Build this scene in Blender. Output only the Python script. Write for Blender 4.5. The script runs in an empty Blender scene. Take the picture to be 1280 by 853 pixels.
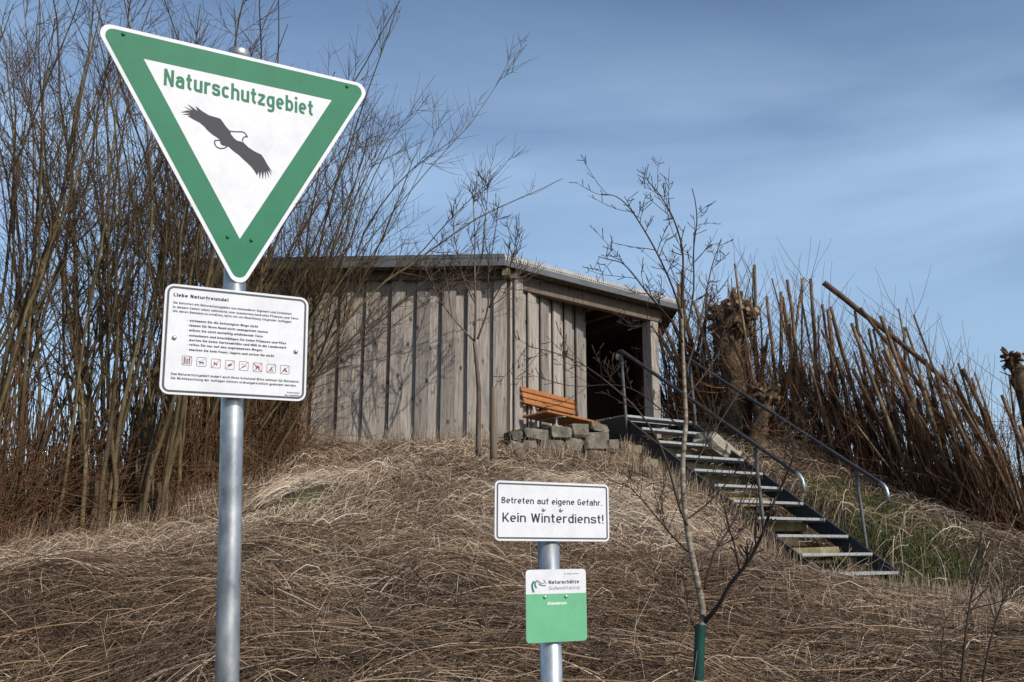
import bpy, math, random
import numpy as np
PI = math.pi
random.seed(7)
rng = np.random.default_rng(11)
C = bpy.context.scene.collection
sc = bpy.context.scene
E = 1.6                      # eye height above the ground at the photographer's feet

# ---------------------------------------------------------------- camera
FPX, PITCH = 1180.0, math.radians(12.2)
cd = bpy.data.cameras.new('camera'); cam = bpy.data.objects.new('camera', cd); C.objects.link(cam)
cd.sensor_width = 36.0; cd.lens = 36.0 * FPX / 1280.0
cd.clip_start = 0.05; cd.clip_end = 9000
cam.location = (0, 0, E); cam.rotation_euler = (PI / 2 + PITCH, 0, 0)
sc.camera = cam
# ---------------------------------------------------------------- world and sun
SUN_EL, SUN_AZ = math.radians(33), math.radians(46)       # azimuth: to the right of straight behind the camera
w = bpy.data.worlds.new('World'); sc.world = w; w.use_nodes = True
nt = w.node_tree; nt.nodes.clear()
out = nt.nodes.new('ShaderNodeOutputWorld'); bg = nt.nodes.new('ShaderNodeBackground')
sky = nt.nodes.new('ShaderNodeTexSky'); sky.sky_type = 'NISHITA'; sky.sun_disc = False
sky.sun_elevation = SUN_EL; sky.sun_rotation = PI - SUN_AZ
sky.air_density = 1.0; sky.dust_density = 1.1; sky.ozone_density = 3.2
bg.inputs['Strength'].default_value = 0.134
tc = nt.nodes.new('ShaderNodeTexCoord')
mp = nt.nodes.new('ShaderNodeMapping'); mp.inputs['Scale'].default_value = (0.8, 0.8, 3.4); mp.inputs['Rotation'].default_value = (0.0, -0.16, 0); mp.inputs['Location'].default_value = (8.5, 4.5, 11.38)
n1 = nt.nodes.new('ShaderNodeTexNoise'); n1.inputs['Scale'].default_value = 1.7; n1.inputs['Detail'].default_value = 7; n1.inputs['Roughness'].default_value = 0.5; n1.inputs['Distortion'].default_value = 0.35
cr = nt.nodes.new('ShaderNodeValToRGB'); cr.color_ramp.elements[0].position = 0.34; cr.color_ramp.elements[1].position = 0.80
cr.color_ramp.elements[0].color = (0, 0, 0, 1); cr.color_ramp.elements[1].color = (0.8, 0.8, 0.8, 1)
mx = nt.nodes.new('ShaderNodeMixRGB'); mx.inputs['Color2'].default_value = (4.3, 6.0, 8.1, 1)
L = nt.links.new
L(tc.outputs['Generated'], mp.inputs['Vector']); L(mp.outputs['Vector'], n1.inputs['Vector']); L(n1.outputs['Fac'], cr.inputs['Fac'])
sz = nt.nodes.new('ShaderNodeSeparateXYZ'); mr = nt.nodes.new('ShaderNodeMapRange'); mr.interpolation_type = 'SMOOTHSTEP'   # thin cirrus veil, thickest low in the sky
mr.inputs['From Min'].default_value = 0.34; mr.inputs['From Max'].default_value = 0.56; mr.inputs['To Min'].default_value = 1.0; mr.inputs['To Max'].default_value = 0.12
mu = nt.nodes.new('ShaderNodeMath'); mu.operation = 'MULTIPLY'; L(tc.outputs['Generated'], sz.inputs[0]); L(sz.outputs['Z'], mr.inputs['Value']); L(cr.outputs['Color'], mu.inputs[0]); L(mr.outputs['Result'], mu.inputs[1])
L(mu.outputs[0], mx.inputs['Fac']); L(sky.outputs['Color'], mx.inputs['Color1']); L(mx.outputs['Color'], bg.inputs['Color']); L(bg.outputs['Background'], out.inputs['Surface'])
sd = bpy.data.lights.new('sun', 'SUN'); sd.energy = 4.0; sd.angle = math.radians(0.5); sd.color = (1, 0.93, 0.83)
sun = bpy.data.objects.new('sun', sd); C.objects.link(sun)
sun.rotation_euler = (PI / 2 - SUN_EL, 0, SUN_AZ); sun.location = (8, -12, 14)
sc.view_settings.view_transform = 'Standard'; sc.view_settings.look = 'None'
sc.view_settings.exposure = 0.0; sc.view_settings.gamma = 1.0; sc.view_settings.use_curve_mapping = False

# ---------------------------------------------------------------- camera model used to find where things stand
Fv = np.array([0, math.cos(PITCH), math.sin(PITCH)]); Uv = np.array([0, -math.sin(PITCH), math.cos(PITCH)]); Rv = np.array([1., 0, 0])
def ray(x, y): return Fv + Rv * (x - 640) / FPX - Uv * (y - 426.5) / FPX
def at(x, y, D):
    d = ray(x, y); return d * (D / d[1]) + np.array([0, 0, E])
def on_plane(x, y, p, n):
    d = ray(x, y); p = np.array(p) - np.array([0, 0, E]); return d * ((p @ n) / (d @ n)) + np.array([0, 0, E])

# ---------------------------------------------------------------- materials
def mat(name, rough=0.8, metal=0.0, spec=0.3):
    m = bpy.data.materials.new(name); m.use_nodes = True
    b = m.node_tree.nodes['Principled BSDF']
    b.inputs['Roughness'].default_value = rough; b.inputs['Metallic'].default_value = metal
    b.inputs['Specular IOR Level'].default_value = spec
    return m, m.node_tree, b
def node(t, kind, **kw):
    n = t.nodes.new(kind)
    for k, v in kw.items():
        if k in n.inputs.keys(): n.inputs[k].default_value = v
        else: setattr(n, k, v)
    return n
def ramp(t, fac, stops):
    r = t.nodes.new('ShaderNodeValToRGB'); e = r.color_ramp.elements
    while len(e) < len(stops): e.new(0.5)
    for el, (p, c) in zip(e, stops): el.position = p; el.color = (*c, 1)
    t.links.new(fac, r.inputs['Fac']); return r.outputs['Color']
def coords(t, scale=(1, 1, 1), rand=True):
    tc = t.nodes.new('ShaderNodeTexCoord'); mp = t.nodes.new('ShaderNodeMapping'); mp.inputs['Scale'].default_value = scale
    if rand:
        oi = t.nodes.new('ShaderNodeObjectInfo'); ma = node(t, 'ShaderNodeVectorMath', operation='SCALE'); ma.inputs['Scale'].default_value = 37.0
        cx = t.nodes.new('ShaderNodeCombineXYZ')
        for i in range(3): t.links.new(oi.outputs['Random'], cx.inputs[i])
        t.links.new(cx.outputs[0], ma.inputs[0])
        ad = node(t, 'ShaderNodeVectorMath', operation='ADD'); t.links.new(tc.outputs['Object'], ad.inputs[0]); t.links.new(ma.outputs[0], ad.inputs[1])
        t.links.new(ad.outputs[0], mp.inputs['Vector'])
    else: t.links.new(tc.outputs['Object'], mp.inputs['Vector'])
    return mp.outputs['Vector']
def noise(t, vec, scale, detail=4, rough=0.6, dist=0.0):
    n = node(t, 'ShaderNodeTexNoise', Scale=scale, Detail=detail, Roughness=rough, Distortion=dist); t.links.new(vec, n.inputs['Vector']); return n.outputs['Fac']
def mixc(t, f, a, b, mode='MIX'):
    m = t.nodes.new('ShaderNodeMixRGB'); m.blend_type = mode
    for s, v in (('Fac', f), ('Color1', a), ('Color2', b)):
        if hasattr(v, 'default_value'): t.links.new(v, m.inputs[s])
        elif isinstance(v, tuple): m.inputs[s].default_value = (*v, 1)
        else: m.inputs[s].default_value = v
    return m.outputs['Color']
def bump(t, b, h, strength=0.4, dist=0.01):
    n = node(t, 'ShaderNodeBump', Strength=strength, Distance=dist); t.links.new(h, n.inputs['Height']); t.links.new(n.outputs['Normal'], b.inputs['Normal'])
def noisy(name, stops, scale=8, stretch=(1, 1, 1), rough=0.85, bmp=0.4, bd=0.01, detail=5, rand=True, metal=0.0, spec=0.3, b2=None):
    m, t, b = mat(name, rough, metal, spec); v = coords(t, stretch, rand); f = noise(t, v, scale, detail)
    c = ramp(t, f, stops); t.links.new(c, b.inputs['Base Color'])
    if bmp: bump(t, b, noise(t, v, (b2 or scale * 2), 5), bmp, bd)
    return m
def wood(name, light, dark, knots=True, rough=0.85, var=0.35):
    m, t, b = mat(name, rough)
    v = coords(t, (9, 9, 0.55)); g = noise(t, v, 5, 8, 0.65, 0.6)
    v2 = coords(t, (1, 1, 0.35)); big = noise(t, v2, 3.2, 3)
    c = ramp(t, g, [(0.34, dark), (0.58, light)])
    c = mixc(t, ramp(t, big, [(0.42, (0, 0, 0)), (0.75, (0.65,) * 3)]), c, tuple(x * 0.6 for x in light))
    v3 = coords(t, (40, 40, 0.9)); fine = noise(t, v3, 4, 4)
    c = mixc(t, ramp(t, fine, [(0.60, (0, 0, 0)), (0.74, (0.6,) * 3)]), c, tuple(x * 0.45 for x in dark))
    if knots:
        vo = node(t, 'ShaderNodeTexVoronoi', Scale=3.4); t.links.new(coords(t, (2.2, 2.2, 1.25)), vo.inputs['Vector'])
        k = ramp(t, vo.outputs['Distance'], [(0.07, (0.92,) * 3), (0.2, (0, 0, 0))])
        c = mixc(t, k, c, tuple(x * 0.22 for x in dark))
    oi = t.nodes.new('ShaderNodeObjectInfo')
    c = mixc(t, 1.0, c, ramp(t, oi.outputs['Random'], [(0, (1 - var,) * 3), (0.5, (1 - var * .3, 1 - var * .35, 1 - var * .4)), (1, (1, 1, 1))]), 'MULTIPLY')
    t.links.new(c, b.inputs['Base Color']); bump(t, b, g, 0.35, 0.006)
    return m
M = {}
M['board'] = wood('weathered_board_wood', (0.47, 0.428, 0.388), (0.185, 0.163, 0.144), var=0.45)
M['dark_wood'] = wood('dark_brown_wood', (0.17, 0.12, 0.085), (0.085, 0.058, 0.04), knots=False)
M['beam'] = wood('brown_beam_wood', (0.24, 0.19, 0.15), (0.13, 0.098, 0.075))
M['bench'] = wood('oiled_bench_slat_wood', (0.46, 0.195, 0.07), (0.29, 0.108, 0.034), knots=False, rough=0.5, var=0.15)
M['stake'] = wood('round_stake_wood', (0.23, 0.18, 0.125), (0.12, 0.09, 0.06), knots=False)
M['mossy'] = noisy('mossy_timber', [(0.3, (0.11, 0.09, 0.05)), (0.5, (0.20, 0.17, 0.09)), (0.62, (0.30, 0.27, 0.17)), (0.75, (0.17, 0.17, 0.06))], 6, rough=0.9)
M['stone'] = noisy('quarry_stone', [(0.28, (0.075, 0.068, 0.058)), (0.5, (0.16, 0.145, 0.12)), (0.66, (0.25, 0.23, 0.205)), (0.80, (0.12, 0.118, 0.075))], 7, rough=0.92, bmp=0.8, bd=0.03, b2=18)
_m, _t, _b = M['stone'], M['stone'].node_tree, M['stone'].node_tree.nodes['Principled BSDF']; _l = _b.inputs['Base Color'].links[0].from_socket; _oi = _t.nodes.new('ShaderNodeObjectInfo')
_t.links.new(mixc(_t, 1.0, _l, ramp(_t, _oi.outputs['Random'], [(0, (.55, .55, .55)), (.4, (1, .95, .88)), (.7, (.85, .85, .8)), (1, (1.35, 1.3, 1.25))]), 'MULTIPLY'), _b.inputs['Base Color'])
M['pale_stone'] = noisy('pale_boulder_stone', [(0.3, (0.22, 0.19, 0.145)), (0.7, (0.40, 0.36, 0.29))], 5, bmp=0.7, bd=0.03)
M['galv'] = noisy('galvanised_steel', [(0.34, (0.20, 0.22, 0.24)), (0.5, (0.36, 0.385, 0.41)), (0.68, (0.56, 0.58, 0.59))], 16, rough=0.42, bmp=0.05, bd=0.002, metal=0.75, spec=0.5, stretch=(1, 1, 0.5))
M['tread'] = noisy('galvanised_tread', [(0.3, (0.24, 0.255, 0.265)), (0.7, (0.44, 0.455, 0.46))], 30, rough=0.55, bmp=0.2, bd=0.004, metal=0.4, spec=0.5)
M['anthracite'] = noisy('anthracite_painted_steel', [(0.3, (0.026, 0.029, 0.034)), (0.7, (0.046, 0.05, 0.056))], 9, rough=0.6, bmp=0.05, bd=0.002, spec=0.22)
M['fascia'] = noisy('dark_grey_sheet_metal', [(0.3, (0.085, 0.09, 0.095)), (0.7, (0.13, 0.135, 0.14))], 4, rough=0.5, bmp=0.03, bd=0.003, metal=0.2, spec=0.5)
M['alu'] = noisy('bare_aluminium', [(0.3, (0.28, 0.275, 0.26)), (0.7, (0.44, 0.43, 0.41))], 9, rough=0.55, bmp=0.04, bd=0.003, metal=0.1, spec=0.3)
M['substrate'] = noisy('roof_substrate', [(0.35, (0.07, 0.06, 0.045)), (0.65, (0.19, 0.165, 0.12))], 14, bmp=0.8, bd=0.03)
def painted(name, col, dirt=0.18, rough=0.55, scale=5):
    m, t, b = mat(name, rough, 0, 0.22); v = coords(t, (1, 1, 1), False)
    f = noise(t, v, scale * 3, 6, 0.7); f2 = noise(t, v, 120, 2)
    c = mixc(t, ramp(t, f, [(0.45, (0, 0, 0)), (0.8, (dirt * 3,) * 3)]), col, tuple(x * 0.7 for x in col))
    c = mixc(t, ramp(t, f2, [(0.74, (0, 0, 0)), (0.8, (dirt * 2.5,) * 3)]), c, (0.12, 0.10, 0.08))
    t.links.new(c, b.inputs['Base Color']); return m
M['white'] = painted('white_sign_face', (0.66, 0.675, 0.705))
M['green'] = painted('green_sign_film', (0.020, 0.165, 0.088))
M['mint'] = painted('mint_green_print', (0.14, 0.42, 0.235), 0.18)
M['ink'] = painted('black_print', (0.022, 0.023, 0.027), 0)
M['eagle'] = painted('anthracite_print', (0.035, 0.038, 0.05), 0.05)
M['border'] = painted('grey_border_print', (0.075, 0.08, 0.09), 0)
M['red'] = painted('red_print', (0.55, 0.03, 0.04), 0)
M['grey_ink'] = painted('grey_print', (0.30, 0.31, 0.32), 0)
M['blue_ink'] = painted('blue_print', (0.05, 0.12, 0.24), 0)
M['white_ink'] = painted('white_print', (0.8, 0.8, 0.8), 0)
M['screw'] = noisy('zinc_screw', [(0.3, (0.4, 0.4, 0.38)), (0.7, (0.62, 0.61, 0.58))], 40, rough=0.35, bmp=0, metal=0.7)
M['green_tube'] = noisy('dark_green_plastic', [(0.3, (0.004, 0.034, 0.027)), (0.7, (0.010, 0.062, 0.05))], 12, rough=0.45, bmp=0.15, bd=0.003)
def bark(name, stops, scale=10, stretch=(1, 1, 0.4)):
    m = noisy(name, stops, scale, stretch, rough=0.85, bmp=0.6, bd=0.012); t = m.node_tree; b = t.nodes['Principled BSDF']; l = b.inputs['Base Color'].links[0].from_socket
    oi = t.nodes.new('ShaderNodeObjectInfo'); t.links.new(mixc(t, 1.0, l, ramp(t, oi.outputs['Random'], [(0, (.55, .5, .46)), (.5, (.95, .9, .86)), (1, (1.3, 1.25, 1.15))]), 'MULTIPLY'), b.inputs['Base Color']); return m
M['willow'] = bark('olive_willow_bark', [(0.3, (0.045, 0.034, 0.017)), (0.52, (0.10, 0.078, 0.040)), (0.7, (0.175, 0.138, 0.078))])
M['willow_twig'] = bark('brown_willow_twig', [(0.3, (0.055, 0.036, 0.021)), (0.7, (0.13, 0.088, 0.05))], 5)
M['shoot'] = bark('reddish_brown_shoot', [(0.3, (0.05, 0.025, 0.013)), (0.7, (0.20, 0.108, 0.056))], 3)
M['cut_stem'] = bark('brown_cut_stem_bark', [(0.3, (0.06, 0.04, 0.025)), (0.5, (0.15, 0.105, 0.066)), (0.7, (0.28, 0.21, 0.14))], 5)
M['cut_face'] = noisy('fresh_cut_wood', [(0.3, (0.13, 0.08, 0.045)), (0.7, (0.36, 0.25, 0.14))], 20, bmp=0.1)
M['knob'] = noisy('knobbly_pollard_bark', [(0.3, (0.035, 0.022, 0.012)), (0.55, (0.10, 0.064, 0.035)), (0.75, (0.185, 0.12, 0.065))], 9, bmp=1.0, bd=0.05, b2=22)
M['dark_twig'] = bark('dark_brown_twig', [(0.3, (0.028, 0.02, 0.016)), (0.7, (0.075, 0.055, 0.043))], 8)
M['grey_twig'] = bark('grey_brown_twig', [(0.3, (0.055, 0.045, 0.037)), (0.7, (0.15, 0.125, 0.1))], 8)
# birch bark: pale with dark bands
m, t, b = mat('pale_birch_bark', 0.7); v = coords(t, (2.2, 2.2, 13), False); f = noise(t, v, 2.2, 5, 0.65)
c = ramp(t, f, [(0.33, (0.05, 0.04, 0.03)), (0.48, (0.20, 0.16, 0.115)), (0.62, (0.37, 0.32, 0.245)), (0.8, (0.48, 0.43, 0.35))]); t.links.new(c, b.inputs['Base Color']); bump(t, b, f, 0.4, 0.004); M['birch'] = m
# dead grass: each blade carries its own random tone
def straw(name, stops, rough=0.75):
    m, t, b = mat(name, rough, 0, 0.25); a = node(t, 'ShaderNodeAttribute', attribute_name='tone')
    t.links.new(ramp(t, a.outputs['Fac'], stops), b.inputs['Base Color']); return m
M['straw'] = straw('dead_grass_straw', [(0, (0.055, 0.034, 0.02)), (0.3, (0.145, 0.094, 0.06)), (0.6, (0.315, 0.228, 0.155)), (0.85, (0.51, 0.405, 0.295)), (1, (0.68, 0.59, 0.47))])
M['stalk'] = straw('dead_brown_stalk', [(0, (0.035, 0.022, 0.014)), (0.5, (0.14, 0.088, 0.052)), (0.85, (0.33, 0.225, 0.14)), (1, (0.56, 0.44, 0.32))])
M['grass'] = straw('short_green_grass', [(0, (0.03, 0.048, 0.011)), (0.6, (0.075, 0.118, 0.022)), (1, (0.17, 0.19, 0.06))])
m, t, b = mat('earth_and_litter', 0.95); v = coords(t, (1, 1, 1), False)
c = ramp(t, noise(t, v, 1.3, 8, 0.7), [(0.3, (0.035, 0.024, 0.014)), (0.55, (0.075, 0.052, 0.031)), (0.75, (0.13, 0.095, 0.058))])
c = mixc(t, ramp(t, noise(t, v, 55, 4), [(0.5, (0, 0, 0)), (0.7, (0.8,) * 3)]), c, (0.20, 0.145, 0.09))
t.links.new(c, b.inputs['Base Color']); bump(t, b, noise(t, v, 40, 5), 0.8, 0.03); M['earth'] = m
M['gravel'] = noisy('grey_gravel', [(0.35, (0.085, 0.078, 0.072)), (0.65, (0.25, 0.235, 0.22))], 45, bmp=0.8, bd=0.02, rand=False)

# ---------------------------------------------------------------- object helpers
def mesh_fast(name, V, Q, m, tone=None, smooth=True):
    """V (n,3), Q (k,4 or 3) int arrays"""
    me = bpy.data.meshes.new(name); V = np.ascontiguousarray(V, np.float32); Q = np.ascontiguousarray(Q, np.int32); k = Q.shape[1]
    me.vertices.add(len(V)); me.vertices.foreach_set('co', V.ravel())
    me.loops.add(Q.size); me.loops.foreach_set('vertex_index', Q.ravel())
    me.polygons.add(len(Q)); me.polygons.foreach_set('loop_start', np.arange(0, Q.size, k, dtype=np.int32))
    me.update(calc_edges=True)
    if smooth: me.polygons.foreach_set('use_smooth', np.ones(len(Q), bool))
    if tone is not None:
        a = me.attributes.new('tone', 'FLOAT', 'POINT'); a.data.foreach_set('value', np.ascontiguousarray(tone, np.float32))
    me.materials.append(m); return me
class MB:
    def __init__(s): s.v = []; s.f = []; s.mi = []; s.cur = 0; s.sm = []; s.smooth = False
    def add(s, V, Fs, smooth=None):
        o = len(s.v); s.v.extend([tuple(map(float, p)) for p in V])
        for f in Fs: s.f.append(tuple(i + o for i in f)); s.mi.append(s.cur); s.sm.append(s.smooth if smooth is None else smooth)
        return s
    def box(s, c, size, R=None, ch=0.004, jit=0):
        c = np.array(c, float); h = np.array(size, float) / 2; R = np.eye(3) if R is None else np.array(R); ch = min(ch, h.min() * 0.6)
        V = []; idx = {}
        for sx in (-1, 1):
            for sy in (-1, 1):
                for sz in (-1, 1):
                    for ax in range(3):
                        p = np.array([sx, sy, sz]) * h
                        for k in range(3):
                            if k != ax: p[k] -= np.array([sx, sy, sz])[k] * ch
                        if jit: p = p + rng.normal(0, jit, 3)
                        idx[(sx, sy, sz, ax)] = len(V); V.append(R @ p + c)
        Fs = []
        for ax in range(3):
            a, b2 = [k for k in range(3) if k != ax]
            for sg in (-1, 1):
                q = []
                for (i, j) in ((-1, -1), (1, -1), (1, 1), (-1, 1)):
                    k = [0, 0, 0]; k[ax] = sg; k[a] = i; k[b2] = j; q.append(idx[(*k, ax)])
                flip = (sg == 1) == (ax == 1)
                Fs.append(tuple(q[::-1]) if flip else tuple(q))
        for ax in range(3):
            a, b2 = [k for k in range(3) if k != ax]
            for i in (-1, 1):
                for j in (-1, 1):
                    k0 = [0, 0, 0]; k1 = [0, 0, 0]; k0[ax] = -1; k1[ax] = 1
                    for k in (k0, k1): k[a] = i; k[b2] = j
                    q = [idx[(*k0, a)], idx[(*k1, a)], idx[(*k1, b2)], idx[(*k0, b2)]]
                    n = np.cross(V[q[1]] - V[q[0]], V[q[2]] - V[q[0]]); cc = sum(V[x] for x in q) / 4 - c
                    Fs.append(tuple(q) if n @ cc > 0 else tuple(q[::-1]))
        for sx in (-1, 1):
            for sy in (-1, 1):
                for sz in (-1, 1):
                    q = [idx[(sx, sy, sz, ax)] for ax in range(3)]
                    n = np.cross(V[q[1]] - V[q[0]], V[q[2]] - V[q[0]])
                    Fs.append(tuple(q) if n @ (V[q[0]] - c) > 0 else tuple(q[::-1]))
        return s.add(V, Fs)
    def tube(s, P, r, k=10, caps=True, smooth=True):
        P = np.array(P, float)[None]; r = np.array(r if hasattr(r, '__len__') else [r] * P.shape[1], float)[None]
        V, Q = tubes(P, r, k); n = P.shape[1]
        Fs = [tuple(q) for q in Q]; s.add(V, Fs, smooth)
        if caps:
            o = len(s.v) - len(V)
            for f in (tuple(range(k))[::-1], tuple(range((n - 1) * k, n * k))):
                s.f.append(tuple(i + o for i in f)); s.mi.append(s.cur if f[0] < k else getattr(s, 'capmat', s.cur)); s.sm.append(False)
        return s
    def prism(s, poly, O, u, v, n, t0, t1):
        """polygon in plane (O,u,v), extruded from n*t0 to n*t1 (t1 = front)"""
        O, u, v, n = map(np.array, (O, u, v, n)); k = len(poly)
        V = [O + u * a + v * b2 + n * t0 for a, b2 in poly] + [O + u * a + v * b2 + n * t1 for a, b2 in poly]
        Fs = [tuple(range(k))[::-1], tuple(range(k, 2 * k))] + [(i, (i + 1) % k, (i + 1) % k + k, i + k) for i in range(k)]
        return s.add(V, Fs)
    def flat(s, poly, O, u, v, n, t):
        O, u, v, n = map(np.array, (O, u, v, n)); return s.add([O + u * a + v * b2 + n * t for a, b2 in poly], [tuple(range(len(poly)))])
    def ring(s, A, B, O, u, v, n, t):
        O, u, v, n = map(np.array, (O, u, v, n)); k = len(A)
        return s.add([O + u * a + v * b2 + n * t for a, b2 in list(A) + list(B)], [(i, (i + 1) % k, (i + 1) % k + k, i + k) for i in range(k)])
    def stroke(s, pts, wd, O, u, v, n, t):
        pts = np.array(pts, float); d = np.gradient(pts, axis=0); nn = np.stack([-d[:, 1], d[:, 0]], 1); nn /= np.linalg.norm(nn, axis=1)[:, None] + 1e-12
        a = pts + nn * wd / 2; b2 = pts - nn * wd / 2; k = len(pts); O, u, v, n = map(np.array, (O, u, v, n))
        return s.add([O + u * p[0] + v * p[1] + n * t for p in np.vstack([a, b2])], [(i + k, i + 1 + k, i + 1, i) for i in range(k - 1)])
    def mesh(s, name, mats, loc=(0, 0, 0)):
        me = bpy.data.meshes.new(name); lo = np.array(loc, float)
        me.from_pydata([tuple(np.array(p) - lo) for p in s.v], [], s.f)
        for m in (mats if isinstance(mats, (list, tuple)) else [mats]): me.materials.append(m)
        me.polygons.foreach_set('material_index', s.mi); me.polygons.foreach_set('use_smooth', s.sm); me.update(); return me
def tag(o, label=None, cat=None, group=None, kind=None):
    if label: o['label'] = label
    if cat: o['category'] = cat
    if group: o['group'] = group
    if kind: o['kind'] = kind
    return o
def link(name, data, parent=None, loc=(0, 0, 0)):
    o = bpy.data.objects.new(name, data); C.objects.link(o); o.location = tuple(map(float, loc))
    if parent: o.parent = parent
    return o
def thing(name, label, cat, loc, group=None):
    return tag(link(name, None, None, loc), label, cat, group)
def part(name, mb, mats, parent, root=None, kind=None, label=None):
    """mb holds world coordinates; every part lies in the frame of its thing"""
    r = root or parent; o = link(name, mb.mesh(name, mats, r.location), parent)
    return tag(o, label, None, None, kind)
def tubes(P, r, k):
    """P (m,n,3) paths, r (m,n) radii -> verts, quads"""
    m, n, _ = P.shape; T = np.gradient(P, axis=1); T /= np.linalg.norm(T, axis=2, keepdims=True) + 1e-12
    mean = P[:, -1] - P[:, 0]; ax = np.abs(mean).argmin(1); ref = np.zeros((m, 3)); ref[np.arange(m), ax] = 1
    A = np.cross(T, ref[:, None, :]); A /= np.linalg.norm(A, axis=2, keepdims=True) + 1e-12; B = np.cross(T, A)
    th = np.arange(k) * 2 * PI / k
    V = P[:, :, None, :] + r[:, :, None, None] * (np.cos(th)[None, None, :, None] * A[:, :, None, :] + np.sin(th)[None, None, :, None] * B[:, :, None, :])
    i = np.arange(m)[:, None, None] * (n * k) + np.arange(n - 1)[None, :, None] * k; j = np.arange(k)[None, None, :]; j2 = (j + 1) % k
    Q = np.stack([i + j, i + j2, i + j2 + k, i + j + k], -1).reshape(-1, 4)
    return V.reshape(-1, 3), Q
def tube_part(name, P, r, k, m, parent, root=None, kind=None):
    r0 = root or parent; V, Q = tubes(P, r, k); return tag(link(name, mesh_fast(name, V - np.array(r0.location), Q, m), parent), None, None, None, kind)

# ---------------------------------------------------------------- terrain
ctrl = np.array([  # X, Y, height relative to the eye
 (0, -6, -1.7), (-6, -6, -1.7), (6, -6, -1.75), (0, 0, -1.6), (-4, 0, -1.6), (4, 0, -1.65), (0, 2.5, -1.2), (-3, 2.5, -1.2), (3, 2.5, -1.3),
 (0, 4.6, -.66), (-2.4, 4.6, -.64), (2.4, 4.6, -.74), (-6, 4.6, -.85), (5.5, 5, -1.0), (0, 7, -.06), (-2.5, 7, -.13), (2.2, 7, -.50), (4.4, 8.4, -.68), (0, 10, .64), (-1.6, 10, .6), (1.4, 10, .42),
 (-4.1, 8, -.24), (-3.6, 9, .04), (-3.1, 10.5, .44), (-2.7, 11.8, .92), (-5.6, 10, -.25), (-5.5, 13, -.6), (-7, 16, -2.2), (-9, 10, -1.5), (-9, 5, -1.6),
 (-1.5, 12.4, 1.16), (0, 12.35, 1.13), (-3, 12.5, 1.1), (-1.5, 14.5, 1.35), (.5, 12.9, 1.32), (1.0, 13.4, 1.45), (.6, 11.8, .86), (1.3, 12.0, .76), (.5, 15, 1.55), (1.6, 14.5, 1.62), (2.0, 14.0, 1.45),
 (1.6, 12.8, 1.1), (2.1, 12.2, .70), (2.65, 11.4, .2), (3.2, 10.3, -.60), (2.2, 10.6, .05), (4.1, 10.3, -.70), (3.2, 9.2, -.64), (2.8, 12.7, 1.05), (3.5, 12.0, .48), (4.4, 11.0, -.58),
 (3.0, 14.4, 1.6), (4.05, 13.3, .98), (4.9, 12.4, .35), (5.6, 11.0, -.35), (4.9, 9.2, -.72), (3.3, 15.2, 1.75), (4.6, 14.7, 1.28), (5.9, 14.0, .66), (7.0, 13.0, .0), (8.2, 11.5, -.7), (9, 15, -1.1), (6, 17.5, -.6), (3, 18.5, .4), (-1.5, 18, .2), (7.5, 9, -1.2), (9.5, 6, -1.7)])
def tps_k(d2): return np.where(d2 > 0, 0.5 * d2 * np.log(d2 + 1e-12), 0)
_p = ctrl[:, :2]; _n = len(_p); _K = tps_k(((_p[:, None] - _p[None]) ** 2).sum(-1)) + np.eye(_n) * 0.02; _P = np.c_[np.ones(_n), _p]
_w = np.linalg.solve(np.block([[_K, _P], [_P.T, np.zeros((3, 3))]]), np.r_[ctrl[:, 2], 0, 0, 0])
_ph = rng.uniform(0, 6.28, (24, 3)); _fr = np.exp(rng.uniform(math.log(1.6), math.log(9), 24))
def h_raw(x, y):
    x = np.asarray(x, float); y = np.asarray(y, float); z = np.zeros_like(x)
    for i in range(_n): z += _w[i] * tps_k((x - _p[i, 0]) ** 2 + (y - _p[i, 1]) ** 2)
    z += _w[_n] + _w[_n + 1] * x + _w[_n + 2] * y
    d = np.sqrt(x ** 2 + ((y - 8) * 0.95) ** 2); k = np.clip((d - 10.5) / 9, 0, 1); k = k * k * (3 - 2 * k)
    far = -3.4 + 0.35 * np.sin(x * 0.013 + 1) * np.sin(y * 0.011)
    hum = sum(np.sin(x * _fr[i] * math.cos(_ph[i, 0]) + y * _fr[i] * math.sin(_ph[i, 0]) + _ph[i, 1]) / _fr[i] for i in range(24)) * 0.055
    shed = np.clip(1 - np.abs(y - 14.8) / 2.4, 0, 1) * np.clip(1 - np.abs(x + 1) / 3.2, 0, 1)
    z = np.clip(z, -4, 2.2) * (1 - k) + far * k + hum * (1 - np.minimum(shed * 3, 1))
    a = (x - 1.596) * .8274 + (y - 13.3) * .5616; ks = ((x - 1.596) * .5616 - (y - 13.3) * .8274) / .324     # hollow in which the staircase lies
    ss = lambda q: np.clip(q, 0, 1) ** 2 * (3 - 2 * np.clip(q, 0, 1))
    f = ss((a + .5) / .4) * ss((1.75 - a) / .4) * ss((ks + 1.2) / 1.0) * ss((12.0 - ks) / 1.2)
    tgt = 1.806 - .2105 * np.clip(ks, -1, 11) - .42 + .30 * np.clip((ks - 8.3) / 1.6, 0, 1)
    return z + (np.minimum(z, tgt) - z) * f + E
GX0, GX1, GY0, GY1, GS = -14., 14., -4., 24., 0.1
gx = np.arange(GX0, GX1 + 1e-6, GS); gy = np.arange(GY0, GY1 + 1e-6, GS); HG = h_raw(*np.meshgrid(gx, gy))
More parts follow.
